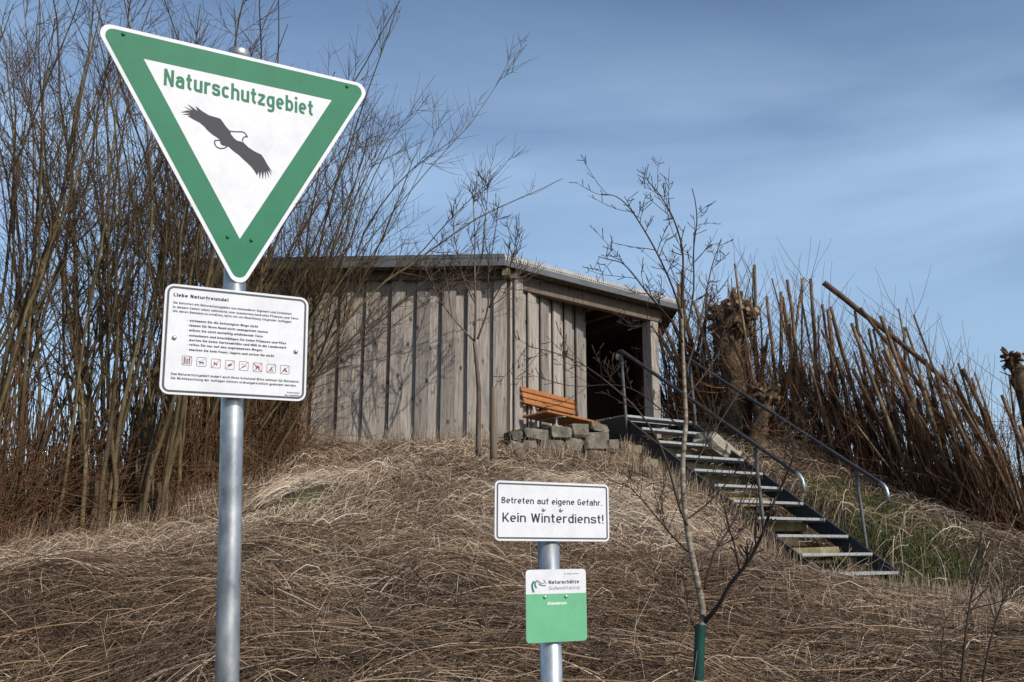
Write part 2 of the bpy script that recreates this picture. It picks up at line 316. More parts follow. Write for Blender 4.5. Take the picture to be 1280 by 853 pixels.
def H(x, y):
    x = np.asarray(x, float); y = np.asarray(y, float); fx = np.clip((x - GX0) / GS, 0, len(gx) - 1.001); fy = np.clip((y - GY0) / GS, 0, len(gy) - 1.001)
    i = fx.astype(int); j = fy.astype(int); a = fx - i; b2 = fy - j
    return HG[j, i] * (1 - a) * (1 - b2) + HG[j, i + 1] * a * (1 - b2) + HG[j + 1, i] * (1 - a) * b2 + HG[j + 1, i + 1] * a * b2
ext = np.array([1.5, 4, 9, 20, 45, 100, 250, 700, 2000, 5000])
sx_ = np.r_[(GX0 - ext)[::-1], gx[::2], GX1 + ext]; sy_ = np.r_[(GY0 - ext)[::-1], gy[::2], GY1 + ext]
X2, Y2 = np.meshgrid(sx_, sy_); Z2 = h_raw(X2, Y2); nx, ny = len(sx_), len(sy_)
ii = (np.arange(ny - 1)[:, None] * nx + np.arange(nx - 1)[None]).ravel()
tag(link('ground', mesh_fast('ground', np.stack([X2, Y2, Z2], -1).reshape(-1, 3), np.stack([ii, ii + 1, ii + 1 + nx, ii + nx], -1), M['earth'])), kind='structure')
def gp(px, D, dz=0.0, py=600):
    """point on the ground at distance D under the picture column px"""
    p = at(px, py, D); return np.array([p[0], D, float(H(p[0], D)) + dz])
# gravel path at the lower right
pc = np.array([(7.4, 10.4), (6.2, 9.9), (5.3, 9.1), (4.9, 8.1), (4.7, 6.8), (4.6, 5.0)]); tt = np.linspace(0, 5, 40)
pcx = np.interp(tt, range(6), pc[:, 0]); pcy = np.interp(tt, range(6), pc[:, 1]); dx = np.gradient(pcx); dy = np.gradient(pcy); ln = np.hypot(dx, dy)
rows = np.stack([np.stack([pcx + dy / ln * o, pcy - dx / ln * o], -1) for o in np.linspace(-.55, .55, 9)], 1).reshape(-1, 2)
Vp = np.c_[rows, h_raw(rows[:, 0], rows[:, 1]) + 0.02]; ii = (np.arange(39)[:, None] * 9 + np.arange(8)[None]).ravel()
tag(link('gravel_path', mesh_fast('gravel_path', Vp, np.stack([ii, ii + 9, ii + 10, ii + 1], -1)[:, ::-1], M['gravel'])), kind='structure')

# ---------------------------------------------------------------- shed
def vz(z): return z + E
A = np.array([-.03, 12.6]); DL = np.array([-math.cos(.052), math.sin(.052)]); th_b = math.radians(41.5); DB = np.array([math.cos(th_b), math.sin(th_b)])
th_w = math.radians(57); DW = np.array([math.cos(th_w), math.sin(th_w)])
shed = thing('wooden_shed', 'weathered grey timber shed with flat roof on top of the grassy hill', 'shed', (A[0], A[1], vz(1.3)))
ZT, ZB, ZBL = vz(3.70), vz(3.488), vz(1.28)
def frame2(d):   # columns: along, outward-ish normal, up
    return np.array([[d[0], -d[1], 0], [d[1], d[0], 0], [0, 0, 1]]).astype(float)
def wall_sheet(a, d, L0, th, z0, z1, m, name='wall', off=0.0):
    mb = MB(); R = frame2(d); c = np.array([*(a + d * L0 / 2), (z0 + z1) / 2]) + R[:, 1] * off; mb.box(c, (L0, th, z1 - z0), R, 0.002); return part(name, mb, m, shed)
def boarded(wall, a, d, nrm, L0, pitch, wd, z0, z1, first=0.0):
    """board-on-board cladding: recessed boards with proud ones lapped over them"""
    R = frame2(d); hgt = z1 - z0; cache = {}
    mats = M['board']; n = int(L0 / pitch) + 1
    for i in range(n):
        for kind in (0, 1):
            s = first + i * pitch + (0 if kind else pitch * 0.5)
            if s > L0 - 0.02: continue
            ww = wd * (1.0 if kind else 1.05); key = (kind, i % 3)
            if key not in cache:
                mb = MB(); mb.box((0, 0, 0), (ww * (1 + 0.03 * (i % 3 - 1)), 0.024, hgt - 0.012 * (i % 3)), None, 0.003, 0.0012); cache[key] = mb.mesh('board', mats)
            o = link('board', cache[key], wall); off = 0.066 if kind else 0.014
            p = np.array([*(a + d * s), (z0 + z1) / 2 - 0.01 * ((i * 7) % 3)]) + np.array([nrm[0], nrm[1], 0]) * off - np.array(shed.location)
            o.location = p; o.rotation_euler = (random.uniform(-.002, .002), random.uniform(-.003, .003), math.atan2(d[1], d[0]))
NL = np.array([DL[1], -DL[0]]); NL = NL if NL[1] < 0 else -NL
NW = np.array([DW[1], -DW[0]])
LLEN, WLEN = 4.15, 2.08
wl = wall_sheet(A, DL, LLEN, 0.05, ZBL, ZT, M['dark_wood'], off=0.03 * (1 if frame2(DL)[1, 1] > 0 else -1))
boarded(wl, A, DL, NL, LLEN, 0.352, 0.185, ZBL - .06, ZT - .02, 0.13)
ww_ = wall_sheet(A, DW, WLEN, 0.05, ZBL, ZT, M['dark_wood'], off=0.03)
boarded(ww_, A, DW, NW, WLEN, 0.345, 0.2, ZBL, ZT - .03, 0.12)
Bc = A + DL * LLEN; Cc = Bc + np.array([.25, 4.6]); Pp = np.array([2.21, 14.72]); Dc = Pp + np.array([.02, 2.9])
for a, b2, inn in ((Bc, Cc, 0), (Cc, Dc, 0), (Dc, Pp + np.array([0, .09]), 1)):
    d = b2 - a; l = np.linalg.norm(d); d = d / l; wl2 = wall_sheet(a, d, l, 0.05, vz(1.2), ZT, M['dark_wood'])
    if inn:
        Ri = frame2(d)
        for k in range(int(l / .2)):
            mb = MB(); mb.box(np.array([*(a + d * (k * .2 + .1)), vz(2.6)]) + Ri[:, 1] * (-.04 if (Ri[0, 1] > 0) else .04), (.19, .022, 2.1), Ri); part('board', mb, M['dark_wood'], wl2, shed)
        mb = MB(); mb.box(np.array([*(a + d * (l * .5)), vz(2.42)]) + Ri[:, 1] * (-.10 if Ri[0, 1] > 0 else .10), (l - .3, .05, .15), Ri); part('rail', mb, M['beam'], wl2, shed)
# floor
mb = MB(); fl = [A + DW * .1, A + DW * WLEN, Pp, Dc, Cc, Bc]
mb.prism([tuple(p) for p in fl], (0, 0, vz(1.70)), (1, 0, 0), (0, 1, 0), (0, 0, 1), -.12, 0); part('floor', mb, M['dark_wood'], shed)
# beam over the porch, post, wall plates, rafters
mb = MB(); Rb = frame2(DB); bl = 3.28; c = np.array([*(A + DB * (bl / 2 - .03)), (ZB + ZT) / 2]) + Rb[:, 1] * .06; mb.box(c, (bl, .12, ZT - ZB - .004), Rb, .006); part('beam', mb, M['beam'], shed)
mb = MB(); mb.box((*Pp, (vz(1.6) + ZB) / 2), (.185, .185, ZB - vz(1.6) - .003), Rb, .008); part('post', mb, M['board'], shed)
mb = MB(); cA = np.array([*(A + np.array([.01, .06])), vz(2.45)]); mb.box(cA, (.1, .1, 2.3), Rb, .006); part('corner_post', mb, M['board'], shed)
mb = MB(); RL = frame2(-DL); mb.box(np.array([*(A + DL * 2.0 + NL * .10), vz(3.635)]), (4.2, .06, .125), RL, .006); part('wall_plate', mb, M['beam'], shed)
mb = MB(); mb.box(np.array([*(A + np.array([-.05, -.17])), vz(3.635)]), (.11, .22, .12), RL, .006); part('beam_end', mb, M['mossy'], shed)
for k in range(6):
    mb = MB(); p0 = A + DB * (.35 + k * .52) + np.array([Rb[0, 1], Rb[1, 1]]) * .13; p1 = p0 + np.array([-.55, .83]) * 2.6
    d = p1 - p0; l = np.linalg.norm(d); mb.box((*((p0 + p1) / 2), vz(3.62)), (l, .08, .14), frame2(d / l)); part('rafter', mb, M['dark_wood'], shed)
# roof: slab, fascia boards, slotted edge strip
RC = np.array([-.1, 12.26]); RLft = RC + DL * 4.45; RR = RC + DB * 3.68; RB2 = np.array([2.75, 17.9]); RBL = RLft + np.array([.2, 5.3])
mb = MB(); poly = [tuple(p) for p in (RLft, RC, RR, RB2, RBL)]
mb.prism(poly, (0, 0, ZT), (1, 0, 0), (0, 1, 0), (0, 0, 1), .004, .085); roof = part('roof', mb, M['substrate'], shed)
ins = [tuple(np.array(p) * .985 + np.mean(poly, 0) * .015) for p in poly]
mb = MB(); mb.prism(ins, (0, 0, ZT), (1, 0, 0), (0, 1, 0), (0, 0, 1), .088, .135); part('planting_layer', mb, M['substrate'], roof, shed)
def edge(a, b2, nm):
    d = b2 - a; l = np.linalg.norm(d); d = d / l; R = frame2(d); o = -R[:, 1] if True else 0
    mid = np.array([*((a + b2) / 2), 0]); n = R[:, 1] * (1 if (R[:, 1] @ np.array([*(a - np.mean(poly, 0)), 0])) > 0 else -1)
    mb = MB(); mb.box(mid + n * .008 + np.array([0, 0, ZT + .037]), (l + .012, .014, .088), R, .003); part('fascia', mb, M['fascia'], roof, shed)
    mb = MB(); q = mid + n * .003
    mb.box(q + np.array([0, 0, ZT + .088]), (l, .004, .012), R, .001); mb.box(q + np.array([0, 0, ZT + .137]), (l, .004, .05), R, .001)
    k = int(l / .042)
    for i in range(k):
        pp = np.array([*(a + d * (i + .5) * l / k), 0]) + n * .003; mb.box(pp + np.array([0, 0, ZT + .103]), (.022, .0036, .021), R, .0005)
    part('edge_strip', mb, M[nm], roof, shed)
edge(RLft, RC, 'fascia'); edge(RC, RR, 'alu'); edge(RR, RB2, 'alu')

# small paper notice inside the shed
nb = at(797, 443, 15.9); mb = MB(); mb.box(nb, (.17, .006, .24), frame2(np.array([.3, .95])), .001); o = link('notice', mb.mesh('notice', M['white'], nb), None, nb); tag(o, 'small white paper notice on the dark wall inside the shed', 'notice')

# ---------------------------------------------------------------- bench
s0 = .12; off_b = .16
def bp(s, o, z): return np.array([*(A + DW * s + NW * o), vz(z)])
bench = thing('bench', 'orange brown slatted wooden bench against the shed wall', 'bench', bp(s0 + .75, .4, 1.33))
RW = frame2(DW)
def tilt(R, a):   # lean about the along axis
    return R @ np.array([[1, 0, 0], [0, math.cos(a), -math.sin(a)], [0, math.sin(a), math.cos(a)]])
bm_ = MB(); bm_.box((0, 0, 0), (1.5, .032, .072), None, .008); slat_mesh = bm_.mesh('slat', M['bench'])
bm_ = MB(); bm_.box((0, 0, 0), (1.46, .10, .032), None, .008); seat_mesh = bm_.mesh('seat_slat', M['bench'])
for i in range(3):
    o = link('back_slat', slat_mesh, bench, bp(s0 + .75, .10 + .022 * i, 2.105 - .034 - .083 * i) - np.array(bench.location)); o.rotation_euler = (math.radians(-14), 0, th_w)
for i in range(4):
    o = link('seat_slat', seat_mesh, bench, bp(s0 + .70, .19 + .104 * i, 1.69 + .012 * i) - np.array(bench.location)); o.rotation_euler = (math.radians(-5), 0, th_w)
for s in (s0 + .28, s0 + 1.25):
    mb = MB()
    for P in ([bp(s, .12, 1.25), bp(s, .17, 1.66), bp(s, .085, 2.09)], [bp(s, .17, 1.665), bp(s, .62, 1.685)], [bp(s, .50, 1.67), bp(s, .46, 1.25)]):
        for a, b2 in zip(P[:-1], P[1:]):
            d = b2 - a; l = np.linalg.norm(d); z = d / l; x = np.array([*DW, 0]); y = np.cross(z, x); mb.box((a + b2) / 2, (.05, .012, l), np.stack([x, y, z], 1), .002)
    part('support', mb, M['alu'], bench)

# ---------------------------------------------------------------- dry stone wall
thS = math.radians(24); DS = np.array([math.cos(thS), math.sin(thS)]); S0 = np.array([.08, 12.0]); nS = np.array([DS[1], -DS[0], 0])
swall = thing('stone_wall', 'low dry stone retaining wall of rough grey blocks below the bench', 'stone wall', (.7, 12.3, vz(1.0)))
zs = 7.106
stones = [(0, 480, 100, 570), (108, 470, 330, 562), (345, 448, 522, 558), (538, 420, 676, 545), (702, 408, 850, 496), (100, 575, 240, 680), (250, 572, 470, 690), (470, 556, 640, 682), (655, 505, 860, 658), (-30, 590, 90, 690),
          (395, 696, 560, 775), (570, 690, 690, 770), (700, 668, 850, 760), (220, 700, 385, 790), (840, 560, 960, 680)]
Rs = frame2(DS)
for (x0, y0, x1, y1) in stones:
    p = [on_plane(640 + a / zs, 470 + b2 / zs, (*S0, vz(1.2)), nS) for a, b2 in ((x0, y0), (x1, y0), (x1, y1), (x0, y1))]
    cc = sum(p) / 4; wd = np.linalg.norm(p[1] - p[0]) * .97; hh = (p[0][2] - p[3][2] + p[1][2] - p[2][2]) / 2 * .97; dp = random.uniform(.26, .34)
    a = random.uniform(-.07, .07); Rr = Rs @ np.array([[math.cos(a), 0, math.sin(a)], [0, 1, 0], [-math.sin(a), 0, math.cos(a)]]) @ np.array([[math.cos(a), -math.sin(a), 0], [math.sin(a), math.cos(a), 0], [0, 0, 1]])
    mb = MB(); mb.box(cc + Rs[:, 1] * (dp / 2 + random.uniform(-.03, .02)), (wd, dp, hh), Rr, .022, .013); part('stone', mb, M['stone'], swall)
UP0 = np.array([0, 0, 1.]); bo = at(897, 556, 13.55)
mb = MB(); mb.box(bo - UP0 * .06, (.74, .4, .26), frame2(DB) @ np.array([[.93, 0, .36], [0, 1, 0], [-.36, 0, .93]]), .08, .028)
tag(link('boulder', mb.mesh('boulder', M['pale_stone'], bo), None, bo), 'pale boulder set in the slope right of the upper stair treads', 'boulder')

# ---------------------------------------------------------------- stairs
th_s = .5963; TU = np.array([math.cos(th_s), math.sin(th_s), 0]); TD = np.array([math.sin(th_s), -math.cos(th_s), 0]); T0 = np.array([1.596, 13.3, vz(1.806)]); TWD, GO, RI = 1.318, .324, .2105
UP = np.array([0, 0, 1.]); stairs = thing('staircase', 'open steel staircase with grey metal treads climbing the hill to the shed', 'staircase', T0 + TU * TWD / 2 + TD * GO * 10 - UP * RI * 10)
Rt = np.stack([TU, -TD, UP], 1)
sl = TD * GO - UP * RI; sll = np.linalg.norm(sl); sd_ = sl / sll; su = np.cross(TU, sd_); su = su if su[2] > 0 else -su
for s in (-.012, TWD + .012):
    mb = MB(); a = T0 + TU * s - TD * .42 - UP * .09; b2 = T0 + TU * s + sl * 10.45 - UP * .09 + TD * .0
    mb2 = [(-.42, -.02), (0.0, -.02), (10.3 * GO, -RI * 10.3 + .0), (10.3 * GO, -RI * 10.3 - .24), (.05, -.33), (-.42, -.33)]
    mb.prism(mb2, T0 + TU * s, TD, UP, TU, -.006, .006); 
    mb.prism([(0, -.02 + .004), (10.3 * GO, -RI * 10.3 + .004), (10.3 * GO, -RI * 10.3 - .006), (0, -.03)], T0 + TU * s, TD, UP, TU, -.03 if s < 0 else -.0061, .0061 if s < 0 else .03)
    part('stringer', mb, M['anthracite'], stairs)
mb = MB(); mb.box((0, .012 - .02, -.016), (TWD - .03, .03, .034), None, .003)
for k in range(8): mb.box((0, .045 + k * .03, -.018), (TWD - .034, .006, .028), None, .001)
for k in range(14): mb.box((-TWD / 2 + .06 + k * (TWD - .12) / 13, .14, -.012), (.005, .23, .012), None, .001)
for s in (-1, 1): mb.box((s * (TWD / 2 - .018), .13, -.024), (.006, .28, .05), None, .001)
tread = mb.mesh('tread', M['tread'])
for k in range(11):
    o = link('tread', tread, stairs, T0 + TU * TWD / 2 + sl * k - np.array(stairs.location)); o.rotation_euler = (0, 0, th_s)
mb = MB(); mb.box(T0 + TU * TWD / 2 - TD * .62 - UP * .02, (TWD, .6, .03), Rt, .003); part('landing', mb, M['tread'], stairs)
def rail(side, ktop, kend, posts):
    base = T0 + TU * side
    hh = .93; a = base + sl * ktop + UP * hh; b2 = base + sl * kend + UP * hh
    pts = [a - TD * .10 - UP * .11, a - TD * .105 - UP * .04, a - TD * .07 + UP * .01, a, a + sl * .5]
    pts2 = np.array(pts[:2]); mb = MB(); mb.tube([pts[1] + UP * .02, pts[2], a, a + sl * (kend - ktop) * .5, b2, b2 + sd_ * .03], .024, 10); hr = part('handrail', mb, M['anthracite'], stairs)
    mb = MB(); mb.tube([pts[1] + UP * .03, pts[1], pts[0]], .0245, 10); part('rail_end', mb, M['galv'], hr, stairs)
    mb = MB(); mb.tube([b2 - sd_ * .0, b2 + sd_ * .05, b2 + sd_ * .09 - UP * .03, b2 + sd_ * .105 - UP * .08, b2 + sd_ * .105 - UP * .17], .0245, 10); part('rail_end', mb, M['galv'], hr, stairs)
    for kp in posts:
        q = base + sl * kp; o = -.07 if side < .5 else .07
        mb = MB(); mb.tube([q + UP * hh - TD * .07, q - UP * .02 + TU * (.035 if side > .5 else -.035) * 0, q - UP * .30 + TD * .02], .021, 10); part('rail_post', mb, M['galv_dark'], stairs)
M['galv_dark'] = noisy('dull_galvanised_post', [(0.3, (0.06, 0.064, 0.066)), (0.7, (0.115, 0.118, 0.12))], 20, rough=.6, bmp=.05, bd=.002, metal=.15, spec=.25)
rail(-.045, .1, 9.2, (.25, 7.6)); rail(TWD + .045, -.1, 9.5, (.1, 8.7))
for i, k in enumerate((.9, 1.9, 2.8, 4.3, 5.8, 7.3)):
    p = T0 + TU * (TWD / 2 - .12) + sl * k - UP * .36 + TD * .05
    if i > 2: p = p + TU * .12
    mb = MB(); mb.box((0, 0, 0), (TWD + (.42 if i < 3 else -.1), .15, .12), None, .012, .004)
    o = link('timber_step', mb.mesh('timber_step', M['mossy']), None, p); o.rotation_euler = (random.uniform(-.05, .05), random.uniform(-.02, .02), th_s + random.uniform(-.03, .03))
    tag(o, ['topmost mossy timber step sticking out left of the metal stair stringer', 'second mossy timber step from the top beside the metal stringer', 'third mossy timber step from the top, at the edge of dry grass', 'mossy timber beam seen through the middle treads of the steel staircase', 'weathered timber beam under the lower middle treads of the steel staircase', 'lowest weathered timber beam beneath the bottom treads of the steel staircase'][i], 'timber step', 'old timber steps beneath the metal stairs')

# ---------------------------------------------------------------- signs
def sign_basis(yaw, roll, tl):
    u = np.array([math.cos(yaw), math.sin(yaw), 0]); v = np.array([0, 0, 1.]); n = np.cross(u, v); v2 = v * math.cos(tl) + n * math.sin(tl); v2 /= np.linalg.norm(v2)
    u2 = u * math.cos(roll) + v2 * math.sin(roll); v3 = -u * math.sin(roll) + v2 * math.cos(roll); return u2, v3, np.cross(u2, v3)
def rrect(x0, y0, x1, y1, r, k=6):
    o = []
    for cx, cy, a0 in ((x1 - r, y1 - r, 0), (x0 + r, y1 - r, 90), (x0 + r, y0 + r, 180), (x1 - r, y0 + r, 270)):
        for i in range(k + 1): a = math.radians(a0 + 90 * i / k); o.append((cx + r * math.cos(a), cy + r * math.sin(a)))
    return o
def rtri(S, off, r, k=8):
    """apex-down triangle of inner side S (top edge on v=0) grown by off, corners rounded by r"""
    h = S * 3 ** .5 / 2; c = np.array([0, -h / 3]); V = [(S / 2, 0), (-S / 2, 0), (0, -h)]; o = []; g = off - r
    for (x, y), a0 in zip(V, (-30, 90, 210)):
        d = np.array([x, y]) - c; d /= np.linalg.norm(d); q = np.array([x, y]) + d * 2 * g
        for i in range(k + 1): a = math.radians(a0 + 120 * i / k); o.append(tuple(q + r * np.array([math.cos(a), math.sin(a)])))
    return o
def sarc(cx, cy, rx, ry, a0, a1, k=9, p=2.25):
    o = []
    for i in range(k + 1):
        a = math.radians(a0 + (a1 - a0) * i / k); c, s_ = math.cos(a), math.sin(a)
        o.append((cx + rx * math.copysign(abs(c) ** (2 / p), c), cy + ry * math.copysign(abs(s_) ** (2 / p), s_)))
    return o
def chaikin(p, n=2):
    for _ in range(n):
        q = [p[0]]
        for a, b2 in zip(p[:-1], p[1:]): q += [(a[0] * .75 + b2[0] * .25, a[1] * .75 + b2[1] * .25), (a[0] * .25 + b2[0] * .75, a[1] * .25 + b2[1] * .75)]
        p = q + [p[-1]]
    return p
def glyph(ch, s):
    """centre lines of a plain technical sans: (strokes, width); cap height 1"""
    b = s / 2; X = .73; W = .54; l, r = b, W - b; xt = X - b; T = 1 - b; mid = X / 2; rx, ry = W / 2 - b, X / 2 - b
    o = lambda a0=0, a1=360: sarc(W / 2, mid, rx, ry, a0, a1, 18)
    arch = lambda x0, x1: [(x0, xt - .2)] + sarc((x0 + x1) / 2, xt - .2, (x1 - x0) / 2, .2, 180, 0) + [(x1, 0)]
    dot = lambda x, y: [(x - b * 1.05, y), (x + b * 1.05, y)]
    um = {'\u00e4': 'a', '\u00f6': 'o', '\u00fc': 'u'}
    if ch in um:
        st, w_ = glyph(um[ch], s); return st + [dot(w_ * .28, .93), dot(w_ * .72, .93)], w_
    G = {'a': ([sarc(W / 2, xt - .17, rx, .17, 165, 0) + [(r, 0)], [(r, .43), (l + .16, .43)] + sarc(l + .16, (.43 + b) / 2, .16, (.43 - b) / 2, 90, 270)[1:] + [(r - .12, b), (r, b + .11)]], W),
     'b': ([[(l, 0), (l, 1)], o()], W), 'c': ([o(42, 318)], W * .93), 'd': ([[(r, 0), (r, 1)], o()], W), 'e': ([[(l + b * .5, mid), (r, mid)] + o(0, 302)[1:]], W),
     'f': ([[(.17, 0), (.17, T - .2)] + sarc(.37, T - .2, .2, .2, 180, 95), [(0, xt), (.37, xt)]], .38), 'g': ([[(r, X), (r, -.06)] + sarc(W / 2, -.06, rx, .17, 0, -150)[1:], o()], W),
     'h': ([[(l, 0), (l, 1)], arch(l, r)], W), 'i': ([[(b, 0), (b, X)], dot(b, .93)], s), 'k': ([[(l, 0), (l, 1)], [(r, X), (l + b, .30)], [(.2, .44), (r, 0)]], W * .96),
     'l': ([[(b, 1), (b, .18)] + sarc(b + .15, b + .15, .15, .15, 180, 265)], .25), 'm': ([[(l, 0), (l, X)], arch(l, .44), arch(.44, .88 - b)], .88), 'n': ([[(l, 0), (l, X)], arch(l, r)], W), 'o': ([o()], W),
     'p': ([[(l, -.26), (l, X)], o()], W), 'r': ([[(l, 0), (l, X)], [(l, xt - .22)] + sarc(l + .25, xt - .22, .25, .22, 180, 80)], .38),
     's': ([chaikin([(r - .01, xt - .13), (r - .05, xt), (l + .03, xt), (l, .54), (l + .02, .40), (r - .02, .36), (r, .20), (r - .03, b), (l + .03, b), (l, b + .14)])], W * .96),
     't': ([[(.16, .95), (.16, .2)] + sarc(.34, b + .16, .18, .16, 180, 268), [(0, xt), (.35, xt)]], .37), 'u': ([[(l, X), (l, .22)] + sarc(W / 2, .22, rx, .22 - b, 180, 360) + [(r, .22)], [(r, X), (r, 0)]], W),
     'v': ([[(b, X), (.26, 0), (.52 - b, X)]], .52), 'w': ([[(b, X), (.2, 0), (.39, X * .95), (.58, 0), (.78 - b, X)]], .78), 'z': ([[(.02, xt), (.44, xt), (.03, b), (.46, b)]], .47), 'j': ([[(b, X), (b, -.2)]], s),
     'A': ([[(b, 0), (.3, 1), (.6 - b, 0)], [(.12, .3), (.48, .3)]], .6), 'B': ([[(l, b), (.3, b)] + sarc(.3, .28, .26 - b, .28 - b, -90, 90) + [(l, .53)], [(.28, .54)] + sarc(.28, .765, .24 - b, .235 - b, -90, 90) + [(l, T), (l, 0)]], .56),
     'D': ([[(l, b), (.25, b)] + sarc(.25, .5, .33 - b, .5 - b, -90, 90) + [(l, T), (l, 0)]], .58), 'E': ([[(.48, T), (l, T), (l, b), (.48, b)], [(l, .53), (.43, .53)]], .5), 'F': ([[(.48, T), (l, T), (l, 0)], [(l, .52), (.43, .52)]], .5),
     'G': ([sarc(.29, .5, .29 - b, .5 - b, 45, 360, 18) + [(.58 - b, .5), (.31, .5)]], .58), 'H': ([[(l, 0), (l, 1)], [(.58 - b, 0), (.58 - b, 1)], [(l, .52), (.58 - b, .52)]], .58), 'I': ([[(b, 0), (b, 1)]], s),
     'K': ([[(l, 0), (l, 1)], [(.55, 1), (l + b, .36)], [(.22, .52), (.57, 0)]], .58), 'L': ([[(l, 1), (l, b), (.46, b)]], .48), 'M': ([[(l, 0), (l, 1), (.36, .3), (.72 - b, 1), (.72 - b, 0)]], .72), 'N': ([[(l, 0), (l, 1), (.6 - b, 0), (.6 - b, 1)]], .6),
     'P': ([[(l, 0), (l, T), (.28, T)] + sarc(.28, .72, .27 - b, .28 - b, 90, -90) + [(l, .44 + b)]], .55), 'R': ([[(l, 0), (l, T), (.28, T)] + sarc(.28, .73, .27 - b, .27 - b, 90, -90) + [(l, .46 + b)], [(.28, .48), (.54, 0)]], .57),
     'S': ([chaikin([(.52 - b, .78), (.47 - b, T), (l + .05, T), (l, .76), (l + .03, .56), (.49 - b, .47), (.54 - b, .24), (.49 - b, b), (l + .04, b), (l, .22)])], .54), 'T': ([[(0, T), (.54, T)], [(.27, 0), (.27, 1)]], .54),
     'U': ([[(l, 1), (l, .26)] + sarc(.29, .26, .29 - b, .26 - b, 180, 360) + [(.58 - b, 1)]], .58), 'V': ([[(b, 1), (.29, 0), (.58 - b, 1)]], .58), 'W': ([[(b, 1), (.23, 0), (.43, .95), (.63, 0), (.86 - b, 1)]], .86),
     '.': ([dot(b, b)], s), ',': ([[(b, s), (b * .6, -.12)]], s), ':': ([dot(b, b), dot(b, xt)], s), '!': ([dot(b, b), [(b, .3), (b, 1)]], s), '\u00b7': ([dot(b + .05, .4)], s + .1)}
    return G.get(ch, ([], .24))
def ribbon2d(p, wd):
    q = [p[0]]
    for a in p[1:]:
        if (a[0] - q[-1][0]) ** 2 + (a[1] - q[-1][1]) ** 2 > 1e-7: q.append(a)
    p = np.array(q); closed = len(p) > 3 and np.linalg.norm(p[0] - p[-1]) < 1e-4
    if closed: p = p[:-1]
    nx_ = np.roll(p, -1, 0) - p; d = nx_ / (np.linalg.norm(nx_, axis=1)[:, None] + 1e-12); N = np.stack([-d[:, 1], d[:, 0]], 1); m_ = len(p); off = np.zeros((m_, 2))
    for i in range(m_):
        if not closed and i == 0: off[i] = N[0]
        elif not closed and i == m_ - 1: off[i] = N[m_ - 2]
        else:
            bis = N[i - 1] + N[i]; L_ = np.linalg.norm(bis)
            if L_ < .35: bis = N[i]; L_ = 1.0; off[i] = N[i]
            else: bis = bis / L_; off[i] = bis / max(bis @ N[i], .42)
    A_ = p + off * wd / 2; B_ = p - off * wd / 2; V = np.vstack([A_, B_]); k = m_
    return V, [(i + k, (i + 1) % k + k, (i + 1) % k, i) for i in range(k if closed else k - 1)]
def lettering(txt, x0, x1, y, cap, O, B, m, parent, root, s=.12, t=.0008, gap=.13):
    u, v, n = B; pen = 0; out_ = []
    for ch in txt:
        st, w_ = glyph(ch, s)
        for q in st:
            cur = [q[0]]
            for i in range(1, len(q)):
                cur.append(q[i])
                if i < len(q) - 1:
                    d1 = np.array(q[i]) - np.array(q[i - 1]); d2 = np.array(q[i + 1]) - np.array(q[i])
                    if d1 @ d2 < .1 * np.linalg.norm(d1) * np.linalg.norm(d2): out_.append([(a + pen, b2) for a, b2 in cur]); cur = [q[i]]
            out_.append([(a + pen, b2) for a, b2 in cur])
        pen += w_ + gap
    pen -= gap; kx = (x1 - x0) / pen; mb = MB(); vert = s * (.5 if True else 0)
    for i, q in enumerate(out_):
        V, Fs = ribbon2d(q, s); mb.add([O + u * (x0 + a * kx) + v * (y + b2 * cap) + n * (t + (i % 7) * 2.5e-5) for a, b2 in V], Fs)
    return part('lettering', mb, m, parent, root)
def screw(u0, v0, O, B, parent, root, r=.0065, m='screw', t=0.0):
    u, v, n = B; mb = MB(); c = O + u * u0 + v * v0
    ring = lambda rr, tt: [c + (u * math.cos(a) + v * math.sin(a)) * rr + n * tt for a in np.arange(10) * PI / 5]
    V = ring(r, t) + ring(r, t + .003) + ring(r * .6, t + .0055); mb.add(V, [(i, (i + 1) % 10, (i + 1) % 10 + 10, i + 10) for i in range(10)] + [(i + 10, (i + 1) % 10 + 10, (i + 1) % 10 + 20, i + 20) for i in range(10)] + [tuple(range(20, 30))], True)
    return part('screw', mb, M[m], parent, root)
eo = np.array([0, 0, E])
# --- tall post with the triangular nature reserve sign and the notice board
p_lo = np.array([-.69, 2.555, -1.3]) + eo; p_hi = np.array([-.808, 2.55, 1.425]) + eo
post1 = thing('sign_post', 'tall galvanised pole carrying a green white triangular sign and a white notice board', 'sign', p_lo)
mb = MB(); mb.tube([p_lo, (p_lo + p_hi) / 2, p_hi], .0302, 24, caps=False); part('pole', mb, M['galv'], post1)
mb = MB(); ax = (p_hi - p_lo) / np.linalg.norm(p_hi - p_lo)
mb.tube([p_hi - ax * .03, p_hi - ax * .002, p_hi + ax * .004, p_hi + ax * .011, p_hi + ax * .014], [.0325, .0325, .030, .018, .004], 24); part('pole_cap', mb, M['galv'], post1)
O = np.array([-.7758, 2.5, 1.3085]) + eo; B = sign_basis(.5809, .0486, .0175); u, v, n = B; S = .5455
mb = MB(); mb.prism(rtri(S, .077, .029), O, u, v, n, -.003, 0); tri = part('triangular_sign', mb, M['white'], post1)
mb = MB(); outer = rtri(S, .0665, .022); inner = []
h = S * 3 ** .5 / 2
def tri_pt(i, k=8):   # matching inner loop: corners repeated
    return [(S / 2, 0), (-S / 2, 0), (0, -h)][i]
for i in range(3): inner += [tri_pt(i)] * 9
k = len(outer); Vr = [O + u * a + v * b2 + n * .0006 for a, b2 in outer] + [O + u * a + v * b2 + n * .0006 for a, b2 in [(S / 2, 0), (-S / 2, 0), (0, -h)]]
Fr = []
for i in range(k):
    c0 = i // 9; j = (i + 1) % k; c1 = j // 9
    Fr.append((i, j, k + c0) if c0 == c1 else (i, j, k + c1, k + c0))
